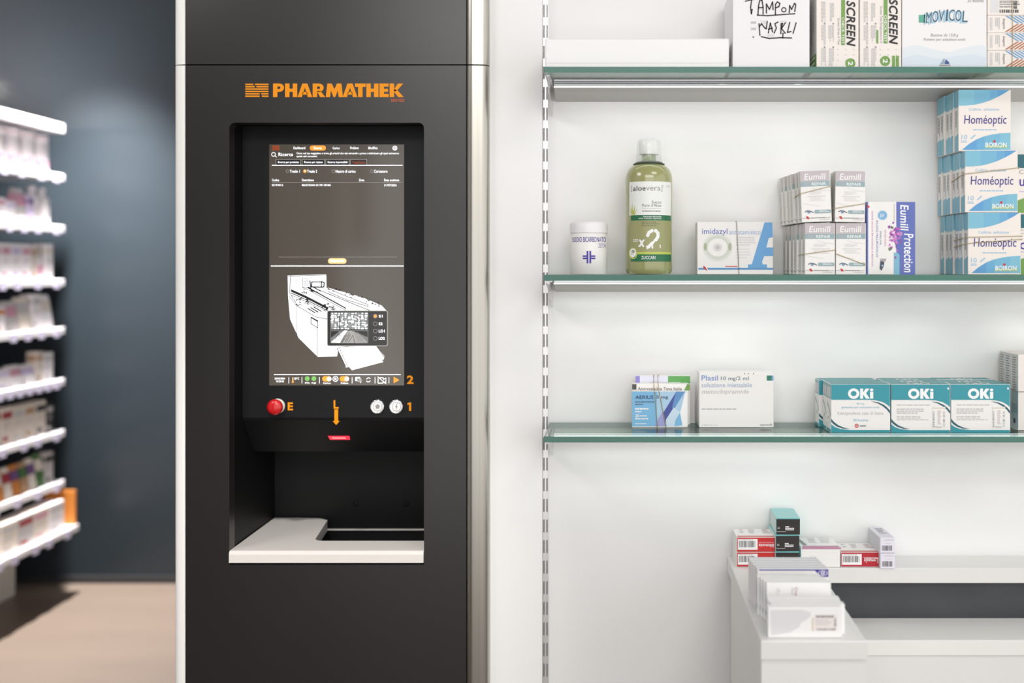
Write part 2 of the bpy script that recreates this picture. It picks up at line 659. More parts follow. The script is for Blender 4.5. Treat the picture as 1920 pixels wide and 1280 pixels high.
def block_word(mb, fr, word, u0, v0, u1, v1, m):
    """heavy geometric capitals from plain polygons (unit height 1, drawn left to right)"""
    S = .30
    def arc(cx, cy, rx, ry, a0, a1, n=10):
        return [(cx + rx * math.cos(math.radians(a0 + (a1 - a0) * k / n)), cy + ry * math.sin(math.radians(a0 + (a1 - a0) * k / n))) for k in range(n + 1)]
    def bowl(leg):
        o_ = arc(.42, .31, .33, .31, -90, 90)
        i_ = arc(.40, .31, .10, .095, -90, 90)
        P_ = [[(0, 0), (S, 0), (S, 1), (0, 1)], [(S, 0), (.42, 0), (.40, .215), (S, .215)], [(S, .405), (.40, .405), (.42, .62), (S, .62)]]
        for k in range(10):
            P_.append([o_[k], o_[k + 1], i_[k + 1], i_[k]])
        if leg:
            P_.append([(S - .02, .55), (.52, .55), (.86, 1), (.50, 1)])
        return P_, (.86 if leg else .75)
    H_ = [[(0, 0), (S, 0), (S, 1), (0, 1)], [(S, .38), (.52, .38), (.52, .62), (S, .62)], [(.52, 0), (.52 + S, 0), (.52 + S, 1), (.52, 1)]]
    A_ = [[(0, 1), (.33, 0), (.50, 0), (.50, .30), (.30, 1)], [(.50, 0), (.67, 0), (1.0, 1), (.70, 1), (.50, .30)], [(.36, .62), (.64, .62), (.69, .82), (.31, .82)]]
    M_ = [[(0, 1), (.10, 0), (.40, 0), (.58, .42), (.76, 0), (1.06, 0), (1.16, 1), (.87, 1), (.81, .52), (.64, 1), (.52, 1), (.35, .52), (.29, 1)]]
    T_ = [[(0, 0), (.72, 0), (.72, .25), (0, .25)], [(.21, .25), (.51, .25), (.51, 1), (.21, 1)]]
    E_ = [[(0, 0), (S, 0), (S, 1), (0, 1)], [(S, 0), (.62, 0), (.62, .23), (S, .23)], [(S, .39), (.58, .39), (.58, .61), (S, .61)], [(S, .77), (.62, .77), (.62, 1), (S, 1)]]
    K_ = [[(0, 0), (S, 0), (S, 1), (0, 1)], [(S, .42), (.56, 0), (.92, 0), (.52, .49), (S, .60)], [(S, .42), (.52, .49), (.95, 1), (.58, 1), (S, .60)]]
    G_ = {'P': bowl(False), 'H': (H_, .82), 'A': (A_, 1.0), 'R': bowl(True), 'M': (M_, 1.16), 'T': (T_, .72), 'E': (E_, .62), 'K': (K_, .95)}
    gap = {'A': -.05, 'T': -.02}
    pos, x = [], 0.0
    for i_, ch in enumerate(word):
        pos.append(x)
        nx = word[i_ + 1] if i_ + 1 < len(word) else ''
        x += G_[ch][1] + {'AT': -.16, 'MA': -.02, 'HA': .02, 'AR': .03, 'RM': .03, 'TH': .05}.get(ch + nx, .07)
    tot = x - .07
    for ch, x0 in zip(word, pos):
        for p_ in G_[ch][0]:
            poly(mb, fr, [(u0 + (u1 - u0) * (x0 + a) / tot, v0 + (v1 - v0) * b) for a, b in p_], m, 0)


def machine():
    TH = 0.03
    # lower front panel with the bay opening
    mb = MB()
    z0, z1 = 0.02, zs - SEAMH
    mb.box((mx0, YM, z0), (ox0, YM + TH, z1), PANEL)
    mb.box((ox1, YM, z0), (mx1, YM + TH, z1), PANEL)
    mb.box((ox0, YM, z0), (ox1, YM + TH, ozb), PANEL)
    mb.box((ox0, YM, ozt), (ox1, YM + TH, z1), PANEL)
    r = 0.011
    for (cx, sx) in ((ox0, 1), (ox1, -1)):
        pts = [(cx, ozt)]
        for k in range(7):
            a = math.radians(90 * k / 6)
            pts.append((cx + sx * (r - r * math.cos(math.radians(90) - a) * 1.0) if False else cx + sx * (r - r * math.sin(a)), ozt - (r - r * math.cos(a))))
        mb.prism(pts, YM, YM + TH, PANEL, 'y')
    mb.build('front_panel', mach)
    mb = MB()
    mb.box((mx0, YM, zs + SEAMH), (mx1, YM + TH, 2.6), PANEL)
    mb.build('upper_panel', mach)
    # seam backing strip
    mb = MB()
    mb.box((mx0, YM + 0.012, zs - 0.01), (mx1, YM + TH + 0.004, zs + 0.01), SEAM)
    mb.build('panel_joint', mach)
    # corner posts
    def post(side, za, zb, name):
        mb = MB()
        sx = 1 if side > 0 else -1
        bx = (mx1 if side > 0 else mx0) + sx * 0.0008
        pts = []
        ww, dd = (XX(917.5, 2.168) - bx, 0.017) if side > 0 else (0.0255, 0.0255)
        for k in range(13):
            a = math.radians(90 * k / 12)
            ca, sa = math.cos(a), math.sin(a)
            e = 0.62
            pts.append((bx + sx * ww * sa ** e, YM + 0.0005 + dd * (1 - ca ** e)))
        yb = 2.1712 if side > 0 else 2.7
        pts += [(bx + sx * ww, yb), (bx + sx * (ww - 0.004), yb), (bx + sx * (ww - 0.004), YM + dd + .001), (bx, YM + 0.005)]
        mb.prism(pts, za, zb, STEEL if side > 0 else POSTW)
        for i in range(12):
            mb.S[i] = True
        return mb.build(name, mach)
    for side in (-1, 1):
        post(side, 0.02, zs - SEAMH, 'corner_post')
        post(side, zs + SEAMH, 2.6, 'corner_post')
    # bay lining
    mb = MB()
    yb = 2.445
    ya = YM + TH - 0.002
    hz = 0.86
    zl = ozt + 0.004
    xl, xr = ox0 - 0.002, ox1 + 0.004
    mb.box((xl - 0.01, ya, hz), (xl, yb + 0.01, zl), BLACKM)
    mb.box((xr, ya, hz), (xr + 0.01, yb + 0.01, zl), BLACKM)
    mb.box((xl, ya, zl), (xr, yb + 0.01, zl + 0.01), BLACKM)
    mb.box((xl, yb, hz), (xr, yb + 0.01, zl), BACKM)
    mb.box((xl, ya, hz - 0.01), (xr, yb + 0.01, hz), BLACKM)
    mb.build('bay_lining', mach)
    # thin metal edge at the back of the hatch
    mb = MB()
    mb.box((XX(612, 2.444), 2.440, ZZ(993.2, 2.444)), (xr, 2.4448, ZZ(990.8, 2.444)), LEDGE)
    mb.build('hatch_edge', mach)
    # two round screw caps on the bay back wall
    for u in (667, 762):
        mb = MB()
        c = P(u, 944, yb)
        mb.lathe_y([(0.006, yb), (0.006, yb - 0.001), (0.004, yb - 0.0016)], (c.x, c.z), BACKM, 16)
        mb.build('screw_cap', mach)
    # control panel with sloping chin
    Yc = 2.2305
    mb = MB()
    cz1, cz0 = ZZ(236, Yc), ZZ(788, Yc)
    x0, x1 = xl + 0.0005, xr - 0.0005
    ych, zch = 2.305, ZZ(846, 2.305)
    prof = [(Yc, cz1), (Yc, cz0 + 0.006), (Yc + 0.002, cz0), (ych, zch), (yb - 0.001, zch), (yb - 0.001, cz1)]
    mb.prism(prof, x0, x1, CTRL, 'x')
    cp = mb.build('control_panel', mach)
    # screen
    Ys = Yc - 0.0015
    mb = MB()
    mb.box((XX(504.6, Ys), Ys, ZZ(722.6, Ys)), (XX(758, Ys), Yc - 0.0002, ZZ(270.5, Ys)), SCRBG, 0.0004)
    screen_prints(mb, Ys)
    mb.build('screen', cp)
    # emergency button
    c = P(520.5, 761, Yc)
    mb = MB()
    mb.lathe_y([(0.0158, Yc), (0.0158, Yc - 0.003), (0.0145, Yc - 0.005), (0.011, Yc - 0.0055), (0.008, Yc - 0.006)], (c.x, c.z), COLLAR)
    eb = mb.build('emergency_button', cp)
    mb = MB()
    mb.lathe_y([(0.0075, Yc - 0.004), (0.0075, Yc - 0.013), (0.0158, Yc - 0.0135), (0.0166, Yc - 0.018), (0.0158, Yc - 0.022), (0.012, Yc - 0.0255), (0.006, Yc - 0.027), (0.001, Yc - 0.0272)], (c.x, c.z), BTNRED)
    o = mb.build('emergency_cap', mach)
    o['label'] = 'red mushroom cap of the emergency button'
    eb['label'] = 'cream collar around the red button'
    # two lit push buttons
    for u, kind in ((708, 'home'), (743.3, 'bolt')):
        c = P(u, 762, Yc)
        mb = MB()
        mb.lathe_y([(0.0152, Yc), (0.0152, Yc - 0.003), (0.0142, Yc - 0.0045), (0.0125, Yc - 0.0048), (0.0118, Yc - 0.004)], (c.x, c.z), CHROME)
        pb = mb.build('push_button', cp)
    for u, kind in ((708, 'home'), (743.3, 'bolt')):
        c = P(u, 762, Yc)
        mb = MB()
        mb.lathe_y([(0.0117, Yc - 0.003), (0.0117, Yc - 0.0045), (0.0105, Yc - 0.0052), (0.001, Yc - 0.0055)], (c.x, c.z), BTNW)
        fr = Front(Yc - 0.0055)
        ring(mb, fr, u, 762, 8.6, 1.1, BTNG, 0)
        if kind == 'home':
            poly(mb, fr, [(u, 756.5), (u + 6, 762), (u + 3.6, 762), (u + 3.6, 766), (u - 3.6, 766), (u - 3.6, 762), (u - 6, 762)], BTNG, 1)
        else:
            poly(mb, fr, [(u + 1, 755.5), (u - 3, 763), (u - .5, 763), (u - 1.5, 769), (u + 3, 761), (u + .5, 761), (u + 2.4, 755.5)], BTNG, 1)
        o = mb.build('button_lens', mach)
        o['label'] = 'lit lens with house symbol' if kind == 'home' else 'lit lens with lightning symbol'
    # orange lettering
    fr = Front(Yc)
    for s, box in (('E', (539.5, 754, 549.5, 769)), ('2', (763, 703.5, 775.5, 719.5))):
        mb = MB()
        text(mb, fr, s, *box, ORANGE, 0, 0.045)
        mb.build('lettering', cp)
    mb = MB()
    poly(mb, fr, [(764, 755.5), (768, 754), (771, 754), (771, 770), (767, 770), (767, 758), (764, 759)], ORANGE, 0)
    mb.build('lettering', cp)
    mb = MB()
    text(mb, fr, 'L', 625.5, 750, 635, 766, ORANGE, 0, 0.04)
    poly(mb, fr, [(627, 767), (634, 767), (634, 789), (637, 789), (630.4, 796.5), (623.5, 789), (627, 789)], ORANGE, 0)
    mb.build('lettering', cp)
    # scanner window on the sloping chin
    def chin(u, v, lift=0.0006):
        # point of the slope seen at u, v
        a = (Yc + 0.002, cz0)
        b = (ych, zch)
        dz = -(v - CV) / F
        # ZC + dz*Y = line
        m_ = (b[1] - a[1]) / (b[0] - a[0])
        Y = (a[1] - m_ * a[0] - ZC) / (dz - m_)
        p = P(u, v, Y)
        return Vector((p.x, p.y - lift * 0.6, p.z - lift * 0.8))
    mb = MB()
    mb.face([chin(615, 816.5), chin(655, 816.5), chin(656.5, 823.5), chin(619, 823.5)], LASER)
    mb.face([chin(622, 819.2, .001), chin(648, 819.2, .001), chin(649, 821.2, .001), chin(624, 821.2, .001)], LASERW)
    o = mb.build('scanner_light', cp)
    o['label'] = 'thin red glowing scanner strip'
    # white ledge with a drop hole
    zl_ = ZZ(1033, 2.146)
    yf = 2.146
    th = zl_ - ozb - 0.0005
    mb = MB()
    xa, xb = ox0 + 0.0005, ox1 - 0.0005
    xh, yh, ye = XX(587, 2.229), 2.229, 2.436
    rr = 0.02
    outl = [(xa, yf), (xb, yf), (xb, yh)]
    for k in range(6):
        a = math.radians(90 * k / 5)
        outl.append((xh + rr - rr * math.sin(a), yh + rr - rr * math.cos(a)))
    outl += [(XX(614, 2.412), 2.412), (XX(600, 2.432), 2.432), (XX(560, ye), ye), (xa, ye)]
    n = len(outl)
    # rounded nose: profile offsets
    rings = [(0.0, 0.004), (0.0, th - 0.007), (0.0012, th - 0.003), (0.004, th - 0.0006), (0.008, th)]
    V = []
    for off, h in rings:
        for (x, y) in outl:
            V.append((x, y + (off if y < yf + 0.001 else 0), ozb + 0.0004 + h))
    Fs = []
    for i in range(len(rings) - 1):
        for k in range(n):
            k2 = (k + 1) % n
            Fs.append((i * n + k, i * n + k2, (i + 1) * n + k2, (i + 1) * n + k))
    mb.mesh(V, Fs, LEDGE)
    mb.face(V[-n:], LEDGE)
    mb.face(V[:n], LEDGE)
    o = mb.build('delivery_ledge', mach)
    o['label'] = 'white delivery ledge around the dark drop hole'
    # logo
    fr = Front(YM)
    mb = MB()
    block_word(mb, fr, 'PHARMATHEK', 512, 156.5, 757, 182, ORANGE)
    for k in range(6):
        v = 156.8 + k * 4.45
        h = 2.6
        a, b = 460, 503.5
        segs = [(a, b)]
        if k == 0:
            segs = [(a, 475), (478, b)]
        if k == 1:
            segs = [(a, 478), (481, b)]
        if k == 4:
            segs = [(a, 487), (490, b)]
        if k == 5:
            segs = [(a, 487), (491, b)]
        for s0, s1 in segs:
            rect(mb, fr, s0, v, s1, v + h, ORANGE, 0)
    text(mb, fr, 'SINTESI', 733, 185.3, 757.5, 191, REDOR, 0, 0.015)
    o = mb.build('logo', mach)
    o['label'] = 'orange machine maker lettering with striped emblem'
    # side and rear closing panels, plinth
    mb = MB()
    mb.box((mx0 - 0.018, 2.69, 0.0), (mx1 + 0.018, 2.71, 2.6), PANEL)
    mb.box((mx0, 2.16, 0.0), (mx1, 2.68, 0.02), PANEL)
    mb.box((mx1 + 0.0, 2.19, 0.02), (mx1 + 0.012, 2.69, 2.6), PANEL)
    mb.box((mx0 - 0.012, 2.19, 0.02), (mx0 - 0.001, 2.69, 2.6), PANEL)
    mb.build('carcass', mach)


def screen_prints(mb, Y):
    f4 = Front(Y, (480, 250, 0.20317))
    f5 = Front(Y, (480, 480, 0.28121))
    T = lambda s, a, b, c, d, m=SCRW, bold=0.02: text(mb, f4, s, a, b, c, d, m, 2, bold)
    # header
    rect(mb, f4, 148, 112, 218, 157, REDOR, 0)
    for v in (121, 131, 141, 150):
        rect(mb, f4, 148, v, 218, v + 2, SCRD, 1)
    T('Dashboard', 346, 122, 455, 146)
    rrect(mb, f4, 497, 112, 645, 158, 22, SCRO, 0)
    T('Ricerca', 535, 124, 607, 146)
    T('Carico', 708, 124, 772, 146)
    T('Prelievo', 870, 122, 948, 146)
    T('Modifica', 1038, 122, 1122, 146)
    ring(mb, f4, 1282, 136, 22, 7, SCRW, 1)
    ring(mb, f4, 1282, 136, 10, 4, SCRW, 1)
    ring(mb, f4, 162, 194, 20, 5, SCRW, 1)
    stroke(mb, f4, [(175, 206), (190, 219)], 5, SCRW, 1)
    T('Ricerca', 208, 178, 342, 210)
    T('Cerca nel tuo magazzino e trova gli articoli che stai cercando e prova a ottimizzare gli spazi attraverso', 375, 174, 1320, 199)
    T('questi utili strumenti.', 375, 203, 568, 224)
    for (a, b, s, m) in ((185, 412, 'Ricerca per prodotto', SCRW), (427, 633, 'Ricerca per ripiano', SCRW), (645, 860, 'Ricerca imprendibili', SCRW), (872, 1022, 'Traslo/Carico', REDOR)):
        rect(mb, f4, a, 238, b, 292, SCRD, 0)
        stroke(mb, f4, [(a, 292), (a, 240), (b, 240), (b, 292)], 4, SCRL, 1)
        T(s, a + 18, 256, b - 16, 280, m)
    rect(mb, f4, 148, 291, 1353, 298, SCRW, 1)
    for (a, s, x0, x1, on) in ((292, 'Traslo 1', 313, 405, 0), (452, 'Traslo 2', 473, 565, 1), (714, 'Nastro di carico', 736, 920, 0), (1070, 'Caricatore', 1091, 1213, 0)):
        if on:
            disc(mb, f4, a, 349, 16, SCRO, 1)
            disc(mb, f4, a, 346, 6, SCRW, 2)
        else:
            ring(mb, f4, a, 349, 15, 3, SCRL, 1)
        T(s, x0, 337, x1, 363)
    for (s, a, b) in (('Codice', 148, 214), ('Descrizione', 425, 535), ('Zona', 950, 1000), ('Data scadenza', 1183, 1322)):
        T(s, a, 420, b, 441)
    rect(mb, f4, 148, 453, 1353, 455.5, SCRL, 0)
    T('021939015', 148, 468, 250, 487)
    T('MAXITADAN 20 CPR 100 MG', 425, 468, 690, 487)
    T('31/07/2026', 1183, 468, 1298, 489)
    rect(mb, f4, 210, 1139, 1300, 1141.5, SCRL, 0)
    rrect(mb, f4, 665, 1152, 835, 1202, 24, SCROL, 0)
    T('Rinnova lista', 687, 1160, 815, 1186)
    rect(mb, f4, 137, 1219, 1362, 1227, SCRW, 1)
    # drawing of a machine
    poly(mb, f5, [(212, 130), (468, 122), (470, 208), (640, 255), (735, 285), (838, 330), (866, 360), (866, 400), (560, 560), (540, 668), (412, 670), (285, 545), (228, 420), (214, 260)], SCRW, 0)
    poly(mb, f5, [(536, 600), (800, 594), (858, 668), (850, 690), (838, 690), (850, 705), (640, 760), (622, 738), (600, 742)], SCRW, 1)
    L = lambda pts, wd=3.5, l=2: stroke(mb, f5, pts, wd * 1.3, SCRD, l)
    L([(216, 134), (466, 127)], 3)
    L([(230, 134), (226, 245), (280, 335), (400, 405), (480, 420)], 3.5)
    L([(218, 262), (274, 336), (274, 520)], 3)
    L([(408, 478), (408, 666)], 3)
    L([(367, 405), (367, 450), (412, 478), (412, 430), (367, 405)], 4)
    L([(372, 412), (408, 434)], 5)
    L([(500, 440), (500, 500)], 3)
    for off in (0, 9, 20):
        L([(236, 226 + off), (330, 268 + off), (480, 345 + off)], 5 if off else 8)
    L([(240, 262), (330, 300), (470, 370)], 3)
    for off in (0, 14):
        L([(352, 212 + off), (600, 348 + off)], 7 - off / 4)
    L([(430, 230), (690, 335), (760, 362)], 4)
    L([(470, 210), (560, 250), (745, 322), (748, 336), (600, 290), (480, 236)], 3.5)
    for i in range(3):
        L([(345 + 20 * i, 348 - i * 5), (395 + 20 * i, 378 - i * 5)], 6)
    rnd = random.Random(4)
    for i in range(40):
        t = rnd.random()
        a = (470 + 350 * t + rnd.uniform(-8, 8), 210 + 112 * t + rnd.uniform(-14, 12))
        L([a, (a[0] + rnd.uniform(4, 16), a[1] + rnd.uniform(-4, 6))], rnd.uniform(2, 5), 2)
    for i in range(26):
        a = (rnd.uniform(265, 345), rnd.uniform(280, 325))
        L([a, (a[0] + rnd.uniform(4, 18), a[1] + rnd.uniform(-4, 6))], rnd.uniform(2, 5), 2)
    for i in range(20):
        a = (rnd.uniform(440, 520), rnd.uniform(318, 360))
        L([a, (a[0] + rnd.uniform(4, 14), a[1] + rnd.uniform(-4, 6))], rnd.uniform(3, 6), 2)
    for i in range(14):
        a = (rnd.uniform(300, 350), rnd.uniform(205, 245))
        L([a, (a[0] + rnd.uniform(4, 14), a[1] + rnd.uniform(-3, 6))], rnd.uniform(3, 6), 2)
    for i in range(4):
        for j in range(7):
            disc(mb, f5, 312 + 10 * i, 150 + 9.5 * j, 3.6, SCRD, 2, 8)
    ring(mb, f5, 267, 168, 13, 2.5, SCRD, 2)
    ring(mb, f5, 267, 168, 7, 2.5, SCRD, 2)
    for q in ([(372, 172), (372, 205), (436, 207), (438, 172), (372, 172)], [(436, 168), (455, 176), (453, 205), (436, 207)], [(360, 165), (368, 230), (410, 240)], [(385, 208), (430, 232)]):
        L(q, 6)
    L([(540, 612), (598, 735)], 4)
    L([(556, 612), (612, 738)], 3)
    L([(804, 600), (856, 672)], 3.5)
    L([(548, 606), (700, 596)], 3)
    # camera window
    rrect(mb, f5, 474, 362, 880, 600, 12, SCRL, 3)
    rrect(mb, f5, 478, 367, 874, 595, 10, SCRD, 4)
    rrect(mb, f5, 497, 375, 749, 581, 8, SCRM, 5)
    for j in range(9):
        for i in range(11):
            u = 503 + i * 22.2 + rnd.uniform(-4, 4)
            v = 378 + j * 12.6 + rnd.uniform(-2, 2)
            u2 = min(745, u + rnd.uniform(10, 20))
            rect(mb, f5, u, v, u2, v + rnd.uniform(5, 9), SCRW if rnd.random() < .75 else SCRL, 6)
    rect(mb, f5, 555, 400, 561, 490, SCRD, 7)
    rect(mb, f5, 500, 488, 745, 494, SCRD, 7)
    for pts, m in (([(500, 575), (590, 495), (610, 495), (560, 578)], SCRW), ([(575, 578), (612, 500), (640, 495), (655, 578)], SCRL), ([(640, 500), (690, 520), (745, 575), (665, 578)], SCRL),
                   ([(650, 498), (745, 500), (745, 540), (700, 520)], SCRD), ([(500, 500), (560, 498), (500, 545)], SCRD)):
        poly(mb, f5, pts, m, 7)
    for i in range(9):
        a = (520 + i * 12 + rnd.uniform(-3, 3), 572)
        stroke(mb, f5, [a, (a[0] + 28, 520 + rnd.uniform(-10, 10))], 3, SCRD, 8)
    for i in range(8):
        stroke(mb, f5, [(655 + i * 3, 510 + i * 8), (685 + i * 5, 508 + i * 8)], 3, SCRM, 8)
    disc(mb, f5, 690, 411, 4, RED, 8, 8)
    for k, (v, s) in enumerate(((400, 'S1'), (451, 'S2'), (499, 'LD1'), (548, 'LD2'))):
        if k == 0:
            disc(mb, f5, 796, v, 10, SCRO, 5)
        ring(mb, f5, 796, v, 14, 2.5, SCRL, 6)
        text(mb, f5, s, 819, v - 9, 845 if k < 2 else 859, v + 9, SCRW, 6, 0.03)
    # status bar
    rect(mb, f5, 120, 787, 965, 792, SCRW, 1)
    text(mb, f5, '30/03/2024', 125, 809, 194, 822, SCRW, 1, 0.02)
    text(mb, f5, '10:28:48', 135, 828, 186, 841, SCRW, 1, 0.02)
    for u in (219, 307, 423, 641, 794, 887):
        rect(mb, f5, u - 1.5, 806, u + 1.5, 848, SCRW, 1)
    rect(mb, f5, 243, 808, 249, 838, SCROL, 1)
    disc(mb, f5, 246, 838, 7, SCRO, 2, 12)
    text(mb, f5, '20°C', 255, 808, 288, 823, SCRW, 1, 0.02)
    for u, s in ((342, 'PTN'), (386, 'PLD')):
        disc(mb, f5, u, 816, 16, SCRG, 1)
        text(mb, f5, s, u - 14, 840, u + 14, 851, SCRW, 1, 0.02)
    for a, b, s in ((442, 503, 'Carico'), (558, 621, 'Prelievo')):
        rrect(mb, f5, a, 800, b, 835, 17, SCRO, 1)
        disc(mb, f5, b - 15, 818, 15, SCRW, 2)
        text(mb, f5, s, (a + b) / 2 - 24, 840, (a + b) / 2 + 26, 852, SCRW, 1, 0.02)
    ring(mb, f5, 530, 818, 19, 4, SCRW, 1)
    rect(mb, f5, 523, 810, 537, 826, SCRW, 1)
    rrect(mb, f5, 662, 806, 695, 832, 4, SCRW, 1)
    rrect(mb, f5, 675, 816, 706, 838, 4, SCRL, 2)
    poly(mb, f5, [(690, 836), (702, 836), (700, 846)], SCRW, 1)
    for v in (812, 818, 824):
        rect(mb, f5, 668, v, 690, v + 2.5, SCRD, 3)
    stroke(mb, f5, [(738, 820), (744, 812), (756, 811), (762, 816)], 4, SCRW, 1)
    stroke(mb, f5, [(762, 830), (756, 837), (744, 838), (738, 832)], 4, SCRW, 1)
    stroke(mb, f5, [(814, 815), (814, 846), (848, 846), (848, 834), (866, 844), (866, 812), (850, 822), (848, 810), (826, 810)], 4, SCRW, 1)
    stroke(mb, f5, [(812, 804), (866, 850)], 4, SCRW, 2)
    poly(mb, f5, [(918, 803), (956, 826), (918, 847)], SCRO, 1)


machine()


# ------------------------------------------------------------------ glass shelves
YG, YGB = 2.0, 2.182
XS0, XS1 = XX(1020, YG), 1.25


def glass_shelf(vtop, label):
    zt = ZZ(vtop, YG)
    t = 0.0113
    th = thing('glass_shelf', label, 'shelf', ((XS0 + XS1) / 2, YW, zt - t), 'glass shelves in the white alcove')
    mb = MB()
    mb.box((XS0, YG, zt - t), (XS1, YGB, zt), GLASS, 0, {'front': GEDGE, 'left': GEDGE, 'right': GEDGE, 'back': GEDGE})
    mb.build('glass_pane', th)
    # support rail: lipped profile sloping down to the wall
    zr = zt - t - 0.0006
    yr = 2.118
    mb = MB()
    prof = [(yr, zr), (yr, zr - 0.0055), (yr + 0.0015, zr - 0.0065), (YW - 0.0005, zr - 0.024), (YW - 0.0005, zr)]
    mb.prism(prof, XS0 + 0.012, XS1, RAILG, 'x')
    mb.box((XS0 + 0.012, yr - 0.003, zr - 0.0022), (XS1, yr, zr), CHROME)
    mb.box((XS0 + 0.012, yr - 0.003, zr - 0.0072), (XS1, yr, zr - 0.0048), M('led_strip_glow', (250, 246, 252), .4, emit=1.1))
    mb.build('support_rail', th)
    mb = MB()
    prof = [(2.02, zr), (2.02, zr - 0.004), (2.1825, zr - 0.055), (2.1825, zr)]
    mb.prism(prof, XS0 + 0.0035, XS0 + 0.0055, RAILW, 'x')
    mb.box((XS0 + 0.003, 2.015, zr - 0.003), (XS0 + 0.010, 2.182, zr), RAILW)
    mb.build('shelf_bracket', th)
    return zt


ZT1 = glass_shelf(125, 'top green edged glass shelf carrying the large white cartons') + 0.0004
ZT2 = glass_shelf(515, 'middle green edged glass shelf carrying the green bottle') + 0.0004
ZT3 = glass_shelf(818, 'lowest green edged glass shelf carrying the teal cartons') + 0.0004

# ------------------------------------------------------------------ top shelf
def top_shelf():
    z1 = (1350, 0, 0.29688)
    Y = 2.025
    # long low white carton with lid seam
    def lp(mb, fr):
        rect(mb, fr, 1023, 117.5, 1366, 118.6, PGREY, 0)
    carton('storage_box', 'long low plain white box at the left end of the top glass shelf', (1022, 72, 1367, 126), Y, 0.15, ZT1, M('storage_box_white', (244, 243, 242), 0.45), prints=lp, cat='box', bevel=0.002)
    # hand lettered carton
    def hw(mb, fr):
        S = lambda *p: rstroke(mb, fr, p, 7.5, INKB, 2)
        S((160, 8), (190, 0), (228, -6))
        S((200, 0), (193, 45), (198, 88), (203, 60))
        S((240, 90), (243, 40), (250, 5), (265, 2), (272, 45), (272, 88))
        S((243, 50), (270, 47))
        S((293, 82), (293, 25), (312, 60), (332, 12), (335, 60))
        S((350, 92), (350, 28), (362, 12), (378, 22), (372, 42), (352, 50))
        ring(mb, fr, 403, 62, 17, 7, INKB, 2)
        S((437, 80), (440, 35), (452, 60), (470, 22), (478, 28), (472, 72))
        S((236, 96), (300, 99), (400, 92), (472, 87))
        S((246, 150), (252, 222))
        S((250, 168), (262, 150), (284, 178), (292, 182), (298, 135))
        S((305, 208), (318, 145), (332, 202))
        S((306, 185), (330, 178))
        S((366, 140), (346, 150), (356, 178), (342, 208))
        S((384, 212), (386, 150), (395, 148), (388, 180), (412, 210))
        S((412, 145), (390, 178))
        S((440, 142), (426, 205), (448, 200))
        S((480, 145), (462, 210))
        S((398, 210), (396, 240))
        S((262, 232), (310, 243), (380, 238), (452, 240))
        for (a, b, c, d) in ((195, 135, 228, 150), (195, 175, 228, 190), (205, 228, 216, 240)):
            rect(mb, fr, a, b, c, d, LGREY if b < 200 else GREY, 1)
        for (a, b) in ((255, 130), (300, 215), (380, 130)):
            rect(mb, fr, a, b, a + 42, b + 22, PGREY, 0)
    carton('carton', 'white carton with black handwritten lettering on the top glass shelf', (1374, -28, 1518, 126), Y, 0.15, ZT1, M('carton_cool_white', (240, 237, 240), 0.5), prints=hw, zoom=z1)
    # two test kit cartons standing on end
    def kit(dx, off, second):
        def f(mb, fr):
            greek(mb, fr, 640 + dx, 10, 668 + dx, 145, 4, LGREY, 1, 3, 0.6, True)
            greek(mb, fr, 695 + dx - 8 * second, 20, 722 + dx - 8 * second, 140, 4, LGREY, 1, 4, 0.6, True)
            greek(mb, fr, 640 + dx, 160, 670 + dx, 285, 4, LGREY, 1, 5, 0.6, True)
            greek(mb, fr, 685 + dx, 160, 722 + dx, 270, 5, LGREY, 1, 6, 0.6, True)
            greek(mb, fr, 640 + dx, 305, 672 + dx, 420, 4, LGREY, 1, 7, 0.6, True)
            greek(mb, fr, 688 + dx, 305, 722 + dx, 420, 4, LGREY, 1, 8, 0.6, True)
            for u, v in ((660, 150), (715, 150), (660, 298), (715, 298)):
                disc(mb, fr, u + dx, v, 6, GREY, 2, 8)
            g0 = 765 + dx
            rect(mb, fr, g0, 0 - 60 * second, g0 + 25, 285 - 10 * second, GREEN, 1)
            text(mb, fr, 'CHECK TEST', g0 + 4, 110 - 15 * second, g0 + 20, 278 - 12 * second, PW, 2, 0.01, 0, 90)
            text(mb, fr, 'SCREEN', 798 + dx, 5 - 12 * second, 855 + dx, 293 - 12 * second, INK, 2, 0.035, 0.2, 90)
            text(mb, fr, 'Screen Strep A Test' if not second else 'Screen Test Streptococco A', 738 + dx, 115 - 76 * second, 758 + dx, 285 - 12 * second, GREY, 2, 0, 0, 90)
            cu, cv = (823 + dx, 400) if not second else (775 + dx, 385)
            disc(mb, fr, cu, cv, 32, GREEN, 1)
            text(mb, fr, '2', cu - 14, cv - 12, cu + 16, cv + 14, PW, 2, 0.03, 0, 90)
            if second:
                rect(mb, fr, 818 + dx, 352, 838 + dx, 424, GREEN, 1)
                rect(mb, fr, 843 + dx, 352, 862 + dx, 424, GREEN, 1)
                rect(mb, fr, 720 + dx, 190, 732 + dx, 275, GREEN, 1)
            for i in range(3):
                for j in range(3):
                    rect(mb, fr, 740 + dx + i * 50, 310 + j * 34, 748 + dx + i * 50, 315 + j * 34, LGREY, 1)
        return f
    def kside(mb, fr):
        rect(mb, fr, .35, .82, .98, .99, GREEN, 0)
        greek(mb, fr, .4, .84, .9, .96, 2, PW, 1, 3, .4)
        greek(mb, fr, .5, .1, .9, .7, 3, LGREY, 1, 4, .3, True)
    carton('carton', 'tall test kit carton with green stripe beside the handwritten carton', (1531, -38, 1610, 126), Y, 0.14, ZT1, CARDW, {'left': CARDG}, prints=kit(0, 0, 0), zoom=z1, left=kside, group='test kit cartons on the top shelf')
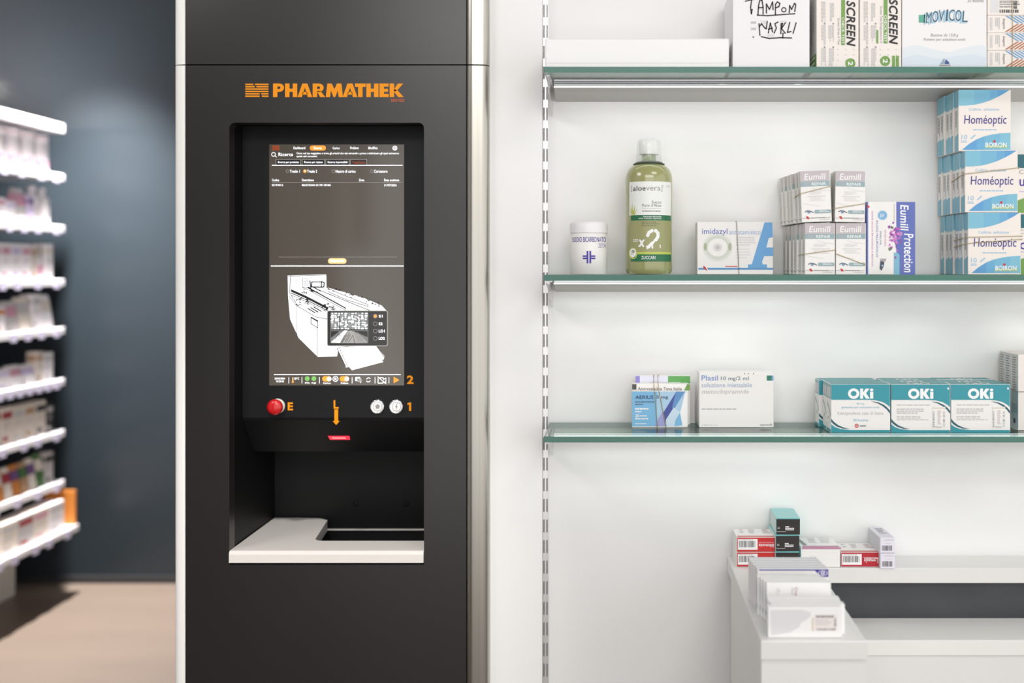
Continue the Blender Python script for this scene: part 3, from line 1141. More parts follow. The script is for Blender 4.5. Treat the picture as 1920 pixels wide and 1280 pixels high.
    carton('carton', 'tall test kit carton with two small green bars, beside the sail emblem carton', (1612, -42, 1690, 126), Y, 0.14, ZT1, CARDW, prints=kit(268, 0, 1), zoom=z1, group='test kit cartons on the top shelf')
    # laxative carton with curved lettering
    def mov(mb, fr):
        s = 'MOVICOL'
        u = 1300
        for i, ch in enumerate(s):
            wd = 22 if ch == 'I' else 40
            t = (u - 1300) / 290.0
            dv = -22 * math.sin(t * math.pi * 0.9) + 12 * t
            for du, m_, l in ((-14, LBLUE, 1), (-7, M('ink_soft_blue', (186, 212, 226), .5), 1.5), (0, M('ink_slate', (56, 96, 116), .5), 2.5)):
                text(mb, fr, ch, u + du, 84 + dv - 8 + (8 if du else 0), u + wd - 3 + du, 148 + dv + (8 if du else 0), m_, l, 0.0, 0.1)
            u += wd + 1
        poly(mb, fr, [(1255, 95), (1320, 92), (1290, 120), (1320, 145), (1255, 143)], M('ink_sea_green', (92, 172, 150), .5), 1)
        text(mb, fr, '20 Bustine', 1562, -8, 1665, 14, GREY, 1)
        text(mb, fr, 'Bustine da 13,8 g', 1330, 212, 1505, 236, GREY, 2, 0, 0.2)
        text(mb, fr, 'Polvere per soluzione orale', 1285, 240, 1550, 263, GREY, 2, 0, 0.2)
        pale = M('ink_wash_blue', (224, 230, 236), .5)
        poly(mb, fr, [(1150, 300), (1250, 285), (1350, 312), (1450, 330), (1550, 300), (1640, 285), (1684, 292), (1684, 418), (1150, 418)], pale, 0)
        pale2 = M('ink_wash_blue_soft', (214, 224, 233), .5)
        poly(mb, fr, [(1150, 365), (1250, 345), (1380, 372), (1520, 350), (1600, 345), (1684, 362), (1684, 418), (1150, 418)], pale2, 1)
        poly(mb, fr, [(1388, 405), (1415, 366), (1425, 405)], M('ink_sail_grey', (150, 168, 190), .5), 2)
        poly(mb, fr, [(1420, 405), (1424, 372), (1448, 395), (1448, 405)], M('ink_navy', (56, 80, 140), .5), 2)
        rect(mb, fr, 1385, 408, 1455, 417, GREY, 2)
    carton('carton', 'broad white carton with curved blue lettering and sail emblem on the top shelf', (1691.5, -48, 1850, 126), Y, 0.12, ZT1, M('carton_wave_white', (238, 236, 236), 0.45), prints=mov, zoom=z1)
    # striped cartons lying in a pile
    ORS, BLS = M('ink_brown_orange', (178, 104, 66), .5), M('ink_sky_stripe', (106, 160, 204), .5)
    names = ['lowest', 'middle', 'upper']
    zb = ZT1
    tops = [94, 61, 28]
    for i in range(3):
        v0, v1 = tops[i], tops[i] + 33
        def st(mb, fr, v0=v0, v1=v1):
            greek(mb, fr, 1856, v0 + 5, 1862, v1 - 4, 2, LGREY, 1, 2, .5, True)
            greek(mb, fr, 1866, v0 + 5, 1876, v1 - 6, 3, LGREY, 1, 5, .6, True)
            text(mb, fr, 'bepin', 1879, v0 + 7, 1885, v1 - 7, INK, 1, 0, .2, 90)
            for k in range(9):
                a = 1884 + k * 8.0
                if k < 8:
                    poly(mb, fr, [(a, v0 + 1.5), (a + 4.2, v0 + 1.5), (a + 4.2 + 23, v0 + 16), (a + 23, v0 + 16)], BLS, 1)
                    poly(mb, fr, [(a, v1 - 1.5), (a + 4.2, v1 - 1.5), (a + 4.2 + 23, v0 + 17), (a + 23, v0 + 17)], ORS, 1)
        carton('carton', '%s of three flat blue and brown chevron striped cartons, top shelf right end' % names[i], (1851.5, v0, 1990, v1), Y + 0.003, 0.09, zb, CARDW, prints=st, zt=ZZ(v0 + 0.6, Y + 0.003), group='striped cartons on the top shelf')
        zb = ZZ(v0 + 0.6, Y + 0.003) + 0.0004
    def bc(mb, fr):
        rect(mb, fr, 1857, -10, 1872, 24, PGREY, 0)
        barcode(mb, fr, 1874, 18, 1910, 24, INK, 18)
        greek(mb, fr, 1874, -2, 1912, 16, 4, GREY, 1, 9)
        barcode(mb, fr, 1900, 2, 1907, 17, INK, 10, 2, True)
    carton('carton', 'flat white carton with barcode lying on the chevron striped cartons', (1851.5, -6, 1990, 27), Y + 0.003, 0.09, zb, CARDW, prints=bc, zt=ZZ(-6, Y + .003))
    Yb = Y + 0.003
    a0, a1 = ZT1 + 0.001, ZZ(-6, Yb)
    x = XX(1897, Yb)
    rubber_band('tan rubber band around the chevron striped cartons', [(x, Yb - .0016, a0), (x + .0015, Yb - .0016, (a0 + a1) / 2), (x, Yb - .0016, a1 - .001), (x, Yb + .001, a1 + .0013), (x, Yb + .089, a1 + .0013), (x, Yb + .0915, a1 - .001), (x, Yb + .0915, a0)])


top_shelf()


# ------------------------------------------------------------------ middle shelf
def middle_shelf():
    z2 = (1030, 240, 0.25)
    z3 = (1450, 300, 0.18746)
    z4 = (1730, 150, 0.30449)
    # --- powder tub
    Yc = 2.11
    cx = XX(1104, Yc)
    k = Yc / F
    tb = thing('powder_tub', 'small white round tub with purple cross at the left end of the middle shelf', 'tub', (cx, Yc, ZT2))
    zt = ZZ(416, Yc)
    zl = ZZ(437, Yc)
    R = 34.3 * k
    mb = MB()
    mb.lathe([(R - .003, ZT2), (R, ZT2 + .002), (R, zl - .001), (R - .002, zl)], (cx, Yc), CARD, 48)
    z2c = Cyl(cx, Yc, R, z2)
    text(mb, z2c, 'SODIO BICARBONATO', 172, 818, 424, 855, PURPLE, 1, 0.006)
    text(mb, z2c, 'ZETA', 368, 866, 424, 896, M('ink_soft_purple', (140, 130, 175), .5), 1, 0.0)
    for (a, b, c, d) in ((281, 922, 294, 1014), (302, 922, 315, 1014)):
        rect(mb, z2c, a, b, c, d, PURPLE, 1)
    for (a, b, c, d) in ((252, 955, 294, 966), (252, 972, 294, 983), (302, 955, 346, 966), (302, 972, 346, 983)):
        rect(mb, z2c, a, b, c, d, PURPLE, 1)
    mb.build('tub_body', tb)
    mb = MB()
    R2 = 35.6 * k
    mb.lathe([(R2, zl), (R2, zt - .006), (R2 - .001, zt - .003), (R2 - .003, zt - .0008), (R2 - .006, zt), (.0005, zt)], (cx, Yc), M('tub_lid_white', (240, 238, 240), .35), 48)
    mb.build('lid', tb)

    # --- aloe bottle
    Yc = 2.115
    cx = XX(1216.7, Yc)
    k = Yc / F
    bt = thing('juice_bottle', 'tall olive green plastic bottle with clear measuring cup on the middle shelf', 'bottle', (cx, Yc, ZT2))
    prof_px = [(40, 513), (43, 509), (44, 503), (43.3, 490), (43.6, 440), (44, 360), (44, 336), (42.5, 327), (39, 319), (34, 313.5), (29, 310), (20, 306)]
    OL = M('bottle_olive', (160, 160, 108), 0.22, spec=0.6, coat=0.6)
    mb = MB()
    mb.lathe([(r * k, max(ZT2 + .0002, ZZ(v, Yc))) for r, v in prof_px], (cx, Yc), OL, 56)
    bb = mb.build('bottle_body', bt)
    mb = MB()
    mb.lathe([(27 * k, ZZ(309, Yc)), (24 * k, ZZ(305, Yc)), (16 * k, ZZ(303.5, Yc)), (13.5 * k, ZZ(301, Yc)), (13.5 * k, ZZ(289, Yc))], (cx, Yc), M('bottle_neck_green', (128, 146, 82), 0.25, coat=.5), 40)
    mb.lathe([(29.5 * k, ZZ(309.5, Yc)), (30 * k, ZZ(308.2, Yc)), (23 * k, ZZ(303.4, Yc)), (18 * k, ZZ(303.2, Yc))], (cx, Yc), M('neck_ring_dark', (52, 66, 46), .4), 40)
    mb.build('neck', bt)
    mb = MB()
    mb.lathe([(18.5 * k, ZZ(290, Yc)), (19 * k, ZZ(285, Yc)), (19 * k, ZZ(268, Yc)), (18 * k, ZZ(265.5, Yc)), (.0005, ZZ(265, Yc))], (cx, Yc), M('cap_white', (244, 244, 242), .35), 40)
    mb.build('screw_cap', bt)
    mb = MB()
    mb.lathe([(28 * k, ZZ(308, Yc)), (25.5 * k, ZZ(304.5, Yc)), (23.5 * k, ZZ(297, Yc)), (22.5 * k, ZZ(280, Yc)), (22 * k, ZZ(268, Yc)), (20.5 * k, ZZ(263.5, Yc)), (18 * k, ZZ(261.8, Yc)), (.0005, ZZ(261.6, Yc))], (cx, Yc), CUPM, 40, cap=False)
    mb.build('measuring_cup', bt)
    # label
    R = 44 * k + .0002
    c = Cyl(cx, Yc, R, z2, 22)
    mb = MB()
    LG = M('label_soft_white', (240, 242, 238), .4)
    LB = M('label_olive_tint', (160, 160, 112), .35)
    GR2 = M('label_green', (40, 112, 74), .4)
    rect(mb, c, 600, 405, 914, 655, LG, 0)
    rect(mb, c, 612, 655, 914, 695, GR2, 0)
    rect(mb, c, 612, 695, 914, 930, LB, 0)
    rect(mb, c, 612, 930, 914, 947, M('label_lime', (196, 206, 92), .4), 0)
    rect(mb, c, 612, 947, 914, 1000, GR2, 0)
    text(mb, c, '[', 612, 434, 621, 480, GREY, 1)
    text(mb, c, 'aloe', 626, 436, 720, 474, INK, 1, 0.01)
    text(mb, c, 'vera', 722, 446, 832, 474, GREY, 1, 0.0)
    text(mb, c, ']', 836, 434, 845, 480, GREY, 1)
    text(mb, c, '2', 847, 430, 856, 446, GREY, 1)
    text(mb, c, '1000', 876, 430, 906, 446, LGREY, 1)
    for pts in ([(612, 655), (606, 600), (618, 640)], [(618, 655), (610, 575), (628, 640)], [(622, 655), (622, 555), (634, 645)], [(628, 655), (640, 570), (640, 650)], [(632, 655), (658, 600), (645, 652)]):
        poly(mb, c, pts, M('aloe_leaf', (190, 196, 100), .5), 1)
    DG = M('label_text_green', (92, 104, 92), .5)
    text(mb, c, 'Succo', 765, 548, 838, 570, DG, 1, 0.005)
    text(mb, c, "Puro d'Aloe", 694, 572, 836, 594, DG, 1, 0.005)
    rect(mb, c, 694, 605, 836, 607, GREY, 1)
    greek(mb, c, 694, 622, 836, 636, 1, GREY, 1, 4, .6)
    text(mb, c, 'Naturale adiuvante', 702, 660, 838, 672, PW, 1, .01)
    text(mb, c, 'delle funzioni digestive', 668, 675, 838, 687, PW, 1, .01)
    greek(mb, c, 690, 705, 836, 745, 3, M('label_text_dark', (112, 112, 80), .5), 1, 6, .4)
    text(mb, c, 'x', 664, 838, 716, 892, PW, 2, .05, .15)
    rstroke(mb, c, [(735, 808), (745, 785), (768, 772), (795, 772), (812, 790), (812, 815), (798, 838), (765, 868), (742, 893)], 24, PW, 2)
    stroke(mb, c, [(732, 895), (770, 892), (826, 888)], 26, PW, 2.4)
    text(mb, c, 'con', 628, 832, 664, 856, PW, 2, .01)
    disc(mb, c, 628, 940, 32, M('label_lime', (196, 206, 92), .4), 2, 24, 42)
    disc(mb, c, 626, 936, 24, PW, 3, 24, 34)
    greek(mb, c, 612, 918, 640, 954, 3, GREY, 4, 6, .4)
    text(mb, c, 'ZUCCARI', 688, 960, 792, 984, PW, 1, .01)
    mb.build('bottle_label', bt)['label'] = 'wraparound label with white top and dark green bands'

    # --- eye drop twin pack with blue letter
    def imi(mb, fr):
        rect(mb, fr, 1118, 1048, 1680, 1062, BLUE, 0)
        IB = M('ink_mid_blue', (108, 120, 190), .5)
        text(mb, fr, 'imidazyl', 1146, 752, 1336, 808, IB, 1, .005)
        text(mb, fr, 'antistaminico', 1348, 762, 1585, 798, M('ink_pale_blue', (160, 185, 225), .5), 1, .0)
        AB = M('ink_letter_blue', (108, 168, 220), .5)
        poly(mb, fr, [(1614, 707), (1672, 707), (1676, 818), (1645, 825), (1627, 895), (1678, 895), (1678, 960), (1612, 960), (1595, 1000), (1600, 1022), (1632, 1022), (1632, 1050), (1490, 1050), (1490, 1022), (1518, 1022)], AB, 1)
        for r, m_ in ((112, M('eye_shade', (226, 228, 222), .5)), (96, M('eye_mid', (212, 216, 206), .5)), (74, CARD), (34, PGREY), (16, LGREY)):
            disc(mb, fr, 1262, 895, r, m_, 0.6 + (112 - r) / 100.0, 30, r * .92)
        for s in (-1, 1):
            disc(mb, fr, 1262 + s * 92, 890, 12, M('eye_olive', (176, 180, 150), .5), 2, 14, 30)
        greek(mb, fr, 1400, 815, 1545, 890, 4, PGREY, 1, 8)
        greek(mb, fr, 1400, 905, 1510, 990, 4, PGREY, 1, 9, .3)
        rect(mb, fr, 1320, 1034, 1410, 1040, RED, 1)
        poly(mb, fr, [(1155, 1032), (1192, 1052), (1185, 1072), (1155, 1050)], RED, 1)
        poly(mb, fr, [(1168, 1036), (1176, 1036), (1192, 1064), (1186, 1070)], PW, 2)
    Y = 2.105
    carton('carton', 'white eye drop carton with large pale blue letter A on the middle shelf', (1307.5, 416, 1449.5, 513), Y, 0.055, ZT2, CARD, prints=imi, zoom=z2)
    zt = ZZ(416, Y)
    def vb(u0, u1, label, Y, d, zb, zt, m=BAND):
        rubber_band(label, [(XX(u0, Y), Y - .0018, zt - .001), (XX(u0, Y), Y + .001, zt + .0012), (XX(u0, Y), Y + d - .001, zt + .0012), (XX(u0, Y), Y + d + .0016, zt - .001), (XX(u1, Y), Y + d + .0016, zb + .0012), (XX(u1, Y), Y - .0018, zb + .0012)], m)
    vb(1381, 1385.5, 'grey rubber band around the carton with large letter A', Y, 0.055, ZT2, zt, BANDG)

    # --- stack of eye drop cartons
    HG, HT = M('ink_lilac_grey', (198, 188, 192), .5), M('ink_teal_grey', (152, 176, 182), .5)
    def eum(mb, fr, x0=315, y0=632, w_=298, h_=513):
        X = lambda t: x0 + t * w_
        Yv = lambda t: y0 + t * h_
        rect(mb, fr, X(.01), Yv(.005), X(.99), Yv(.205), HG, 0)
        rect(mb, fr, X(.01), Yv(.205), X(.99), Yv(.305), HT, 0)
        text(mb, fr, 'Eumill', X(.14), Yv(.055), X(.86), Yv(.175), PW, 1, .01, .12)
        text(mb, fr, 'DRY', X(.12), Yv(.23), X(.36), Yv(.285), HG, 1, 0)
        text(mb, fr, 'REPAIR', X(.38), Yv(.23), X(.86), Yv(.285), PW, 1, .015)
        stroke(mb, fr, [(X(.4), Yv(.34)), (X(.7), Yv(.38)), (X(.98), Yv(.40))], 5, PGREY, 1)
        greek(mb, fr, X(.3), Yv(.40), X(.72), Yv(.47), 3, PGREY, 1, 4)
        rect(mb, fr, X(.22), Yv(.495), X(.84), Yv(.503), LGREY, 1)
        greek(mb, fr, X(.3), Yv(.525), X(.82), Yv(.60), 3, PGREY, 1, 5, .5)
        stroke(mb, fr, [(X(.05), Yv(.63)), (X(.3), Yv(.66)), (X(.6), Yv(.69))], 5, PGREY, 1)
        stroke(mb, fr, [(X(.12), Yv(.80)), (X(.2), Yv(.775)), (X(.3), Yv(.785)), (X(.4), Yv(.815))], 9, M('ink_eye_dark', (98, 104, 116), .5), 2)
        disc(mb, fr, X(.25), Yv(.805), 16, M('ink_iris', (128, 150, 186), .5), 1, 12, 14)
        rrect(mb, fr, X(.44), Yv(.765), X(.99), Yv(.835), 12, HT, 1)
        greek(mb, fr, X(.6), Yv(.775), X(.95), Yv(.82), 2, PW, 2, 6, .4)
        rect(mb, fr, X(.02), Yv(.912), X(.98), Yv(.928), LGREY, 1)
        greek(mb, fr, X(.3), Yv(.91), X(.97), Yv(.93), 1, GREY, 2, 6, .9)
        poly(mb, fr, [(X(.14), Yv(.885)), (X(.22), Yv(.885)), (X(.27), Yv(.935)), (X(.19), Yv(.94))], RED, 3)
        greek(mb, fr, X(.6), Yv(.945), X(.95), Yv(.965), 1, LGREY, 1, 2, .7)
    def eside(mb, fr):
        rect(mb, fr, 0.06, .01, .94, .3, M('side_warm_grey', (222, 219, 214), .5), 0)
        for a in (.22, .5, .74):
            greek(mb, fr, a - .08, .34, a + .08, .88, 2, LGREY, 1, int(a * 50), .4, True)
        rect(mb, fr, .1, .93, .9, .945, GREY, 1)
    Yf, dep = 2.02, 0.0275
    src = None
    W = XX(1566, Yf) - XX(1509, Yf)
    zb2 = None
    for (tier, side, u0, n, tilt) in (('lower', 'left', 1509.2, 6, 0), ('lower', 'right', 1567.3, 2, 0), ('upper', 'left', 1503.5, 6, 2.2), ('upper', 'right', 1565.3, 2, -1.0)):
        for i in range(n):
            ordn = ['front', 'second', 'third', 'fourth', 'fifth', 'rearmost'][i] if n == 6 else ['front', 'rear'][i]
            lab = '%s pale eye drop carton of the %s %s row in the banded stack' % (ordn, tier, side)
            if src is None:
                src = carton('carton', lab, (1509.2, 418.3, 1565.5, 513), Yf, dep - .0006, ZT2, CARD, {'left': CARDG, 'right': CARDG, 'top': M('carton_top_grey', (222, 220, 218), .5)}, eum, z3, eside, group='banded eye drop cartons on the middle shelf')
                base = src.location.copy()
                H = src['dims'][2]
                continue
            jx = [0, .0012, -.0006, .001, 0, .0008][i] * (1 if tier == 'upper' else .7)
            loc = Vector((base.x + XX(u0, Yf) - XX(1509.2, Yf) + jx - (.0030 if n == 6 else 0) * i, base.y + i * dep, ZT2 + (H + 0.0012 if tier == 'upper' else 0)))
            rot = (0, 0, 0)
            if tilt:
                loc.z += abs(math.sin(math.radians(tilt))) * W / 2 + .0002
                rot = (0, math.radians(-tilt), 0)
            dup(src, loc, lab, rot)
    def eband(label, ua, va, ub, vb_, d, uback=None, vback=None):
        a, b = P(ua, va, Yf), P(ub, vb_, Yf)
        q = Yf - .0015
        e = Yf + d + .0015
        dz = (vback or 0)
        rubber_band(label, [(a.x - .001, q + .001, a.z), (a.x + .001, q, a.z + .0), (b.x - .001, q, b.z), (b.x + .0016, q + .001, b.z), (b.x + .0016, e, b.z - dz), (b.x - .001, e + .001, b.z - dz), (a.x + .001, e + .001, a.z - dz), (a.x - .001, e, a.z - dz)])
    eband('tan rubber band slanting across the upper left eye drop row', 1499.8, 363, 1557.5, 349, .166, None, .012)
    eband('tan rubber band slanting across the upper right eye drop cartons', 1563.6, 390.5, 1621.5, 381.5, .055)
    eband('tan rubber band across the lower left eye drop row', 1507.6, 476, 1565.8, 468.5, .166, None, .006)
    eband('tan rubber band slanting down the lower right eye drop cartons', 1566.6, 475.5, 1623.2, 496, .055)

    # --- tall carton with violet stripe
    VIO = M('ink_violet_blue', (98, 112, 186), .5)
    MAG = M('ink_magenta', (196, 90, 170), .5)
    def prot(mb, fr):
        rect(mb, fr, 1230, 418, 1418, 1146, VIO, 0)
        rect(mb, fr, 936, 418, 948, 1146, VIO, 0)
        text(mb, fr, 'Eumill', 1268, 448, 1352, 705, PW, 1, .02, .1, 90)
        text(mb, fr, 'Protection', 1305, 735, 1400, 1122, PW, 1, .02, .1, 90)
        text(mb, fr, 'DOVE OCCHI BRUCIANO E IRRITATI', 982, 512, 998, 1060, MAG, 1, 0, 0, 90)
        text(mb, fr, 'ACIDO IALURONICO', 1028, 600, 1048, 970, VIO, 1, 0, 0, 90)
        text(mb, fr, 'MALVA', 1064, 715, 1082, 850, VIO, 1, 0, 0, 90)
        text(mb, fr, 'EXTRA PURO', 1112, 700, 1126, 862, MAG, 1, 0, 0, 90)
        greek(mb, fr, 1205, 440, 1218, 615, 2, LGREY, 1, 3, .5, True)
        disc(mb, fr, 1092, 552, 48, LBLUE, 1)
        disc(mb, fr, 1092, 552, 36, M('ink_badge_blue', (122, 178, 220), .5), 2)
        greek(mb, fr, 1070, 535, 1112, 575, 3, PW, 3, 3, .5, True)
        rnd = random.Random(8)
        pet = [M('petal_a', (190, 100, 190), .5), M('petal_b', (158, 74, 170), .5), M('petal_c', (214, 140, 210), .5)]
        for i in range(46):
            u, v = rnd.gauss(1215, 34), rnd.gauss(762, 52)
            a = rnd.uniform(0, 6.28)
            L, wd = rnd.uniform(24, 40), rnd.uniform(9, 15)
            ca, sa = math.cos(a), math.sin(a)
            poly(mb, fr, [(u, v), (u + ca * L / 2 - sa * wd, v + sa * L / 2 + ca * wd), (u + ca * L, v + sa * L), (u + ca * L / 2 + sa * wd, v + sa * L / 2 - ca * wd)], pet[i % 3], 2 + i * .05)
        stroke(mb, fr, [(1205, 800), (1225, 840), (1228, 878)], 8, pet[1], 2)
        LEAF = M('leaf_grey_green', (112, 124, 108), .5)
        poly(mb, fr, [(1148, 880), (1185, 866), (1190, 888), (1160, 912)], LEAF, 2)
        poly(mb, fr, [(1175, 655), (1205, 672), (1188, 690), (1170, 680)], LEAF, 2)
        poly(mb, fr, [(1205, 925), (1240, 925), (1262, 950), (1262, 1146), (1205, 1146)], CYANB, 1)
        greek(mb, fr, 1215, 940, 1250, 1140, 2, LBLUE, 2, 3, .3, True)
        poly(mb, fr, [(932, 452), (950, 452), (965, 470), (945, 480)], RED, 2)
        EY = M('ink_eye_ink', (76, 76, 100), .5)
        poly(mb, fr, [(1070, 1010), (1110, 1020), (1105, 1060), (1080, 1108), (1062, 1080)], EY, 2)
        for i in range(6):
            stroke(mb, fr, [(1075 + i * 8, 1015), (1072 + i * 11, 985)], 4, EY, 2)
        disc(mb, fr, 1090, 1055, 10, LBLUE, 3, 10)
    carton('carton', 'tall carton with violet blue stripe and purple flower beside the banded eye drop stack', (1625.5, 377.8, 1716, 515), 2.045, 0.05, ZT2, CARD, {'right': VIO, 'left': VIO}, prot, z3)

    # --- blue and white cartons in three tiers
    HB = M('ink_homeo_blue', (104, 168, 212), .5)
    HB2 = M('ink_homeo_teal', (132, 190, 210), .5)
    HG_ = [M('ink_homeo_mix', (128, 190, 212), .5), M('ink_homeo_mix_a', (118, 182, 212), .5), M('ink_homeo_mix_b', (106, 172, 212), .5), M('ink_homeo_mix_c', (94, 160, 210), .5)]
    PUR = M('ink_violet_script', (72, 60, 140), .5)
    def hom(mb, fr, x0=278, y0=815, w_=325, h_=375):
        X = lambda t: x0 + t * w_
        Yv = lambda t: y0 + t * h_
        up = [(.005, .265), (.15, .262), (.3, .25), (.45, .22), (.6, .18), (.75, .12), (.88, .06), (.975, .005)]
        for (a, b) in zip(up, up[1:]):
            poly(mb, fr, [(X(a[0]), Yv(.004)), (X(b[0]), Yv(.004)), (X(b[0]), Yv(b[1])), (X(a[0]), Yv(a[1]))], HG_[min(3, int(a[0] * 4.4))], 0)
        lo = [(.07, .995), (.2, .9), (.35, .82), (.5, .77), (.65, .74), (.8, .722), (.995, .712)]
        for (a, b) in zip(lo, lo[1:]):
            poly(mb, fr, [(X(a[0]), Yv(a[1])), (X(b[0]), Yv(b[1])), (X(b[0]), Yv(.995)), (X(a[0]), Yv(.995))], HG_[3 - min(3, int(a[0] * 4.4))], 0)
        text(mb, fr, 'Homéoptic', X(.11), Yv(.42), X(.92), Yv(.61), PUR, 1, .006, .08)
        text(mb, fr, 'Collirio, soluzione', X(.2), Yv(.30), X(.78), Yv(.355), LBLUE, 1, .004)
        greek(mb, fr, X(.28), Yv(.655), X(.74), Yv(.68), 1, LBLUE, 1, 3, .6)
        text(mb, fr, '10', X(.06), Yv(.745), X(.17), Yv(.82), LBLUE, 1, .004)
        greek(mb, fr, X(.05), Yv(.84), X(.17), Yv(.885), 2, LBLUE, 1, 4, .5)
        stroke(mb, fr, [(X(.24), Yv(.81)), (X(.32), Yv(.75))], 7, LBLUE, 1)
        rect(mb, fr, X(.51), Yv(.915), X(.94), Yv(.965), M('ink_olive_wash', (160, 188, 140), .5), 1)
        text(mb, fr, 'BOIRON', X(.52), Yv(.875), X(.92), Yv(.952), PW, 2, .015)
        disc(mb, fr, X(.69), Yv(.855), 8, RED, 3, 12)
    def hside(mb, fr):
        rect(mb, fr, .05, .005, .95, .28, HB2, 0)
        poly(mb, fr, [(.05, .75), (.95, .71), (.95, .995), (.05, .995)], HB2, 0)
        greek(mb, fr, .2, .33, .8, .68, 3, GREY, 1, 5, .4, True)
    src = None
    dep = 0.0232
    for (tier, u0, Yf, n, gaps) in (('bottom', 1815, 2.038, 6, [0, 0, .0005, .002, .001, .001]), ('middle', 1809.5, 2.04, 6, [0, 0, 0, .002, .001, .001]), ('top', 1797.3, 2.055, 5, [0, .001, .0005, .0005, 0])):
        acc = 0
        for i in range(n):
            acc += gaps[i]
            ordn = ['front', 'second', 'third', 'fourth', 'fifth', 'sixth'][i]
            lab = '%s blue cornered carton from the front in the %s tier of the tall pile' % (ordn, tier)
            if i == 0:
                lab = 'front blue cornered carton in the %s tier of the tall pile' % tier
            if src is None:
                src = carton('carton', lab, (1815, 398.6, 1914, 515), Yf, dep - .0006, ZT2, CARDW, {'left': CARD}, hom, z4, hside, group='blue cornered cartons piled on the middle shelf')
                base = src.location.copy()
                H = src['dims'][2] + .0006
                wid = src['dims'][0]
                continue
            lvl = {'bottom': 0, 'middle': 1, 'top': 2}[tier]
            jx = [0, -.001, .0008, -.0015, .0004, -.001][i] - .0014 * i
            loc = Vector((XX(u0, Yf) + wid / 2 + jx, Yf + dep / 2 + i * dep + acc, ZT2 + lvl * H))
            dup(src, loc, lab)
    def hband(label, lvl, u0, Yf, ya, yb_, za, zb_, zback):
        z0 = ZT2 + lvl * H
        xl, xr = XX(u0, Yf) - .0036, XX(u0, Yf) + wid + .0032
        rubber_band(label, [(xl, Yf + ya - .0, z0 + za * H), (xl + .003, Yf + ya - .0016, z0 + za * H), (xr - .002, Yf + ya - .0016, z0 + zb_ * H), (xr, Yf + ya, z0 + zb_ * H), (xr, Yf + yb_, z0 + zback * H), (xr - .003, Yf + yb_ + .0018, z0 + zback * H), (xl + .003, Yf + yb_ + .0018, z0 + zback * H), (xl, Yf + yb_, z0 + zback * H)])
    hband('tan rubber band across the front of the middle tier blue cornered cartons', 1, 1809.5, 2.04, 0, .1435, .62, .72, .45)
    hband('tan rubber band low across the bottom tier blue cornered cartons', 0, 1815, 2.038, 0, .1445, .50, .57, .40)
    hband('second tan rubber band higher on the bottom tier blue cornered cartons', 0, 1815, 2.038, 0, .145, .60, .62, .52)

    # --- white and green cartons cut by the right edge
    for i, (v0, v1, nm, zb) in enumerate(((401.5, 515, 'lower', ZT2), (289, 399.5, 'upper', None))):
        Y = 2.12
        zt = ZZ(v0, Y)
        if zb is None:
            zb = prev
        def cam_(mb, fr, v0=v0, v1=v1):
            rect(mb, fr, 1905, v0 + .5, 2000, v0 + 26, DTEAL, 0)
            poly(mb, fr, [(1905, v0 + 88), (1925, v0 + 80), (1960, v0 + 76), (2000, v0 + 78), (2000, v1 - .5), (1905, v1 - .5)], GREEN, 0)
            text(mb, fr, 'up' if v0 < 300 else 'ol', 1911.5, v0 + 47, 1934, v0 + 66, PURPLE, 1, .01)
            text(mb, fr, 'Collirio', 1911, v0 + 29, 1950, v0 + 37, GREY, 1, 0)
            rect(mb, fr, 1911, v0 + 70, 1950, v0 + 71, LILAC, 1)
        carton('carton', '%s teal topped green and white carton half cut by the photo edge' % nm, (1904.5, v0, 2003, v1), Y, 0.045, zb, CARDW, prints=cam_, zt=zt, group='teal topped cartons at the right end')
        prev = zt + .0006


middle_shelf()


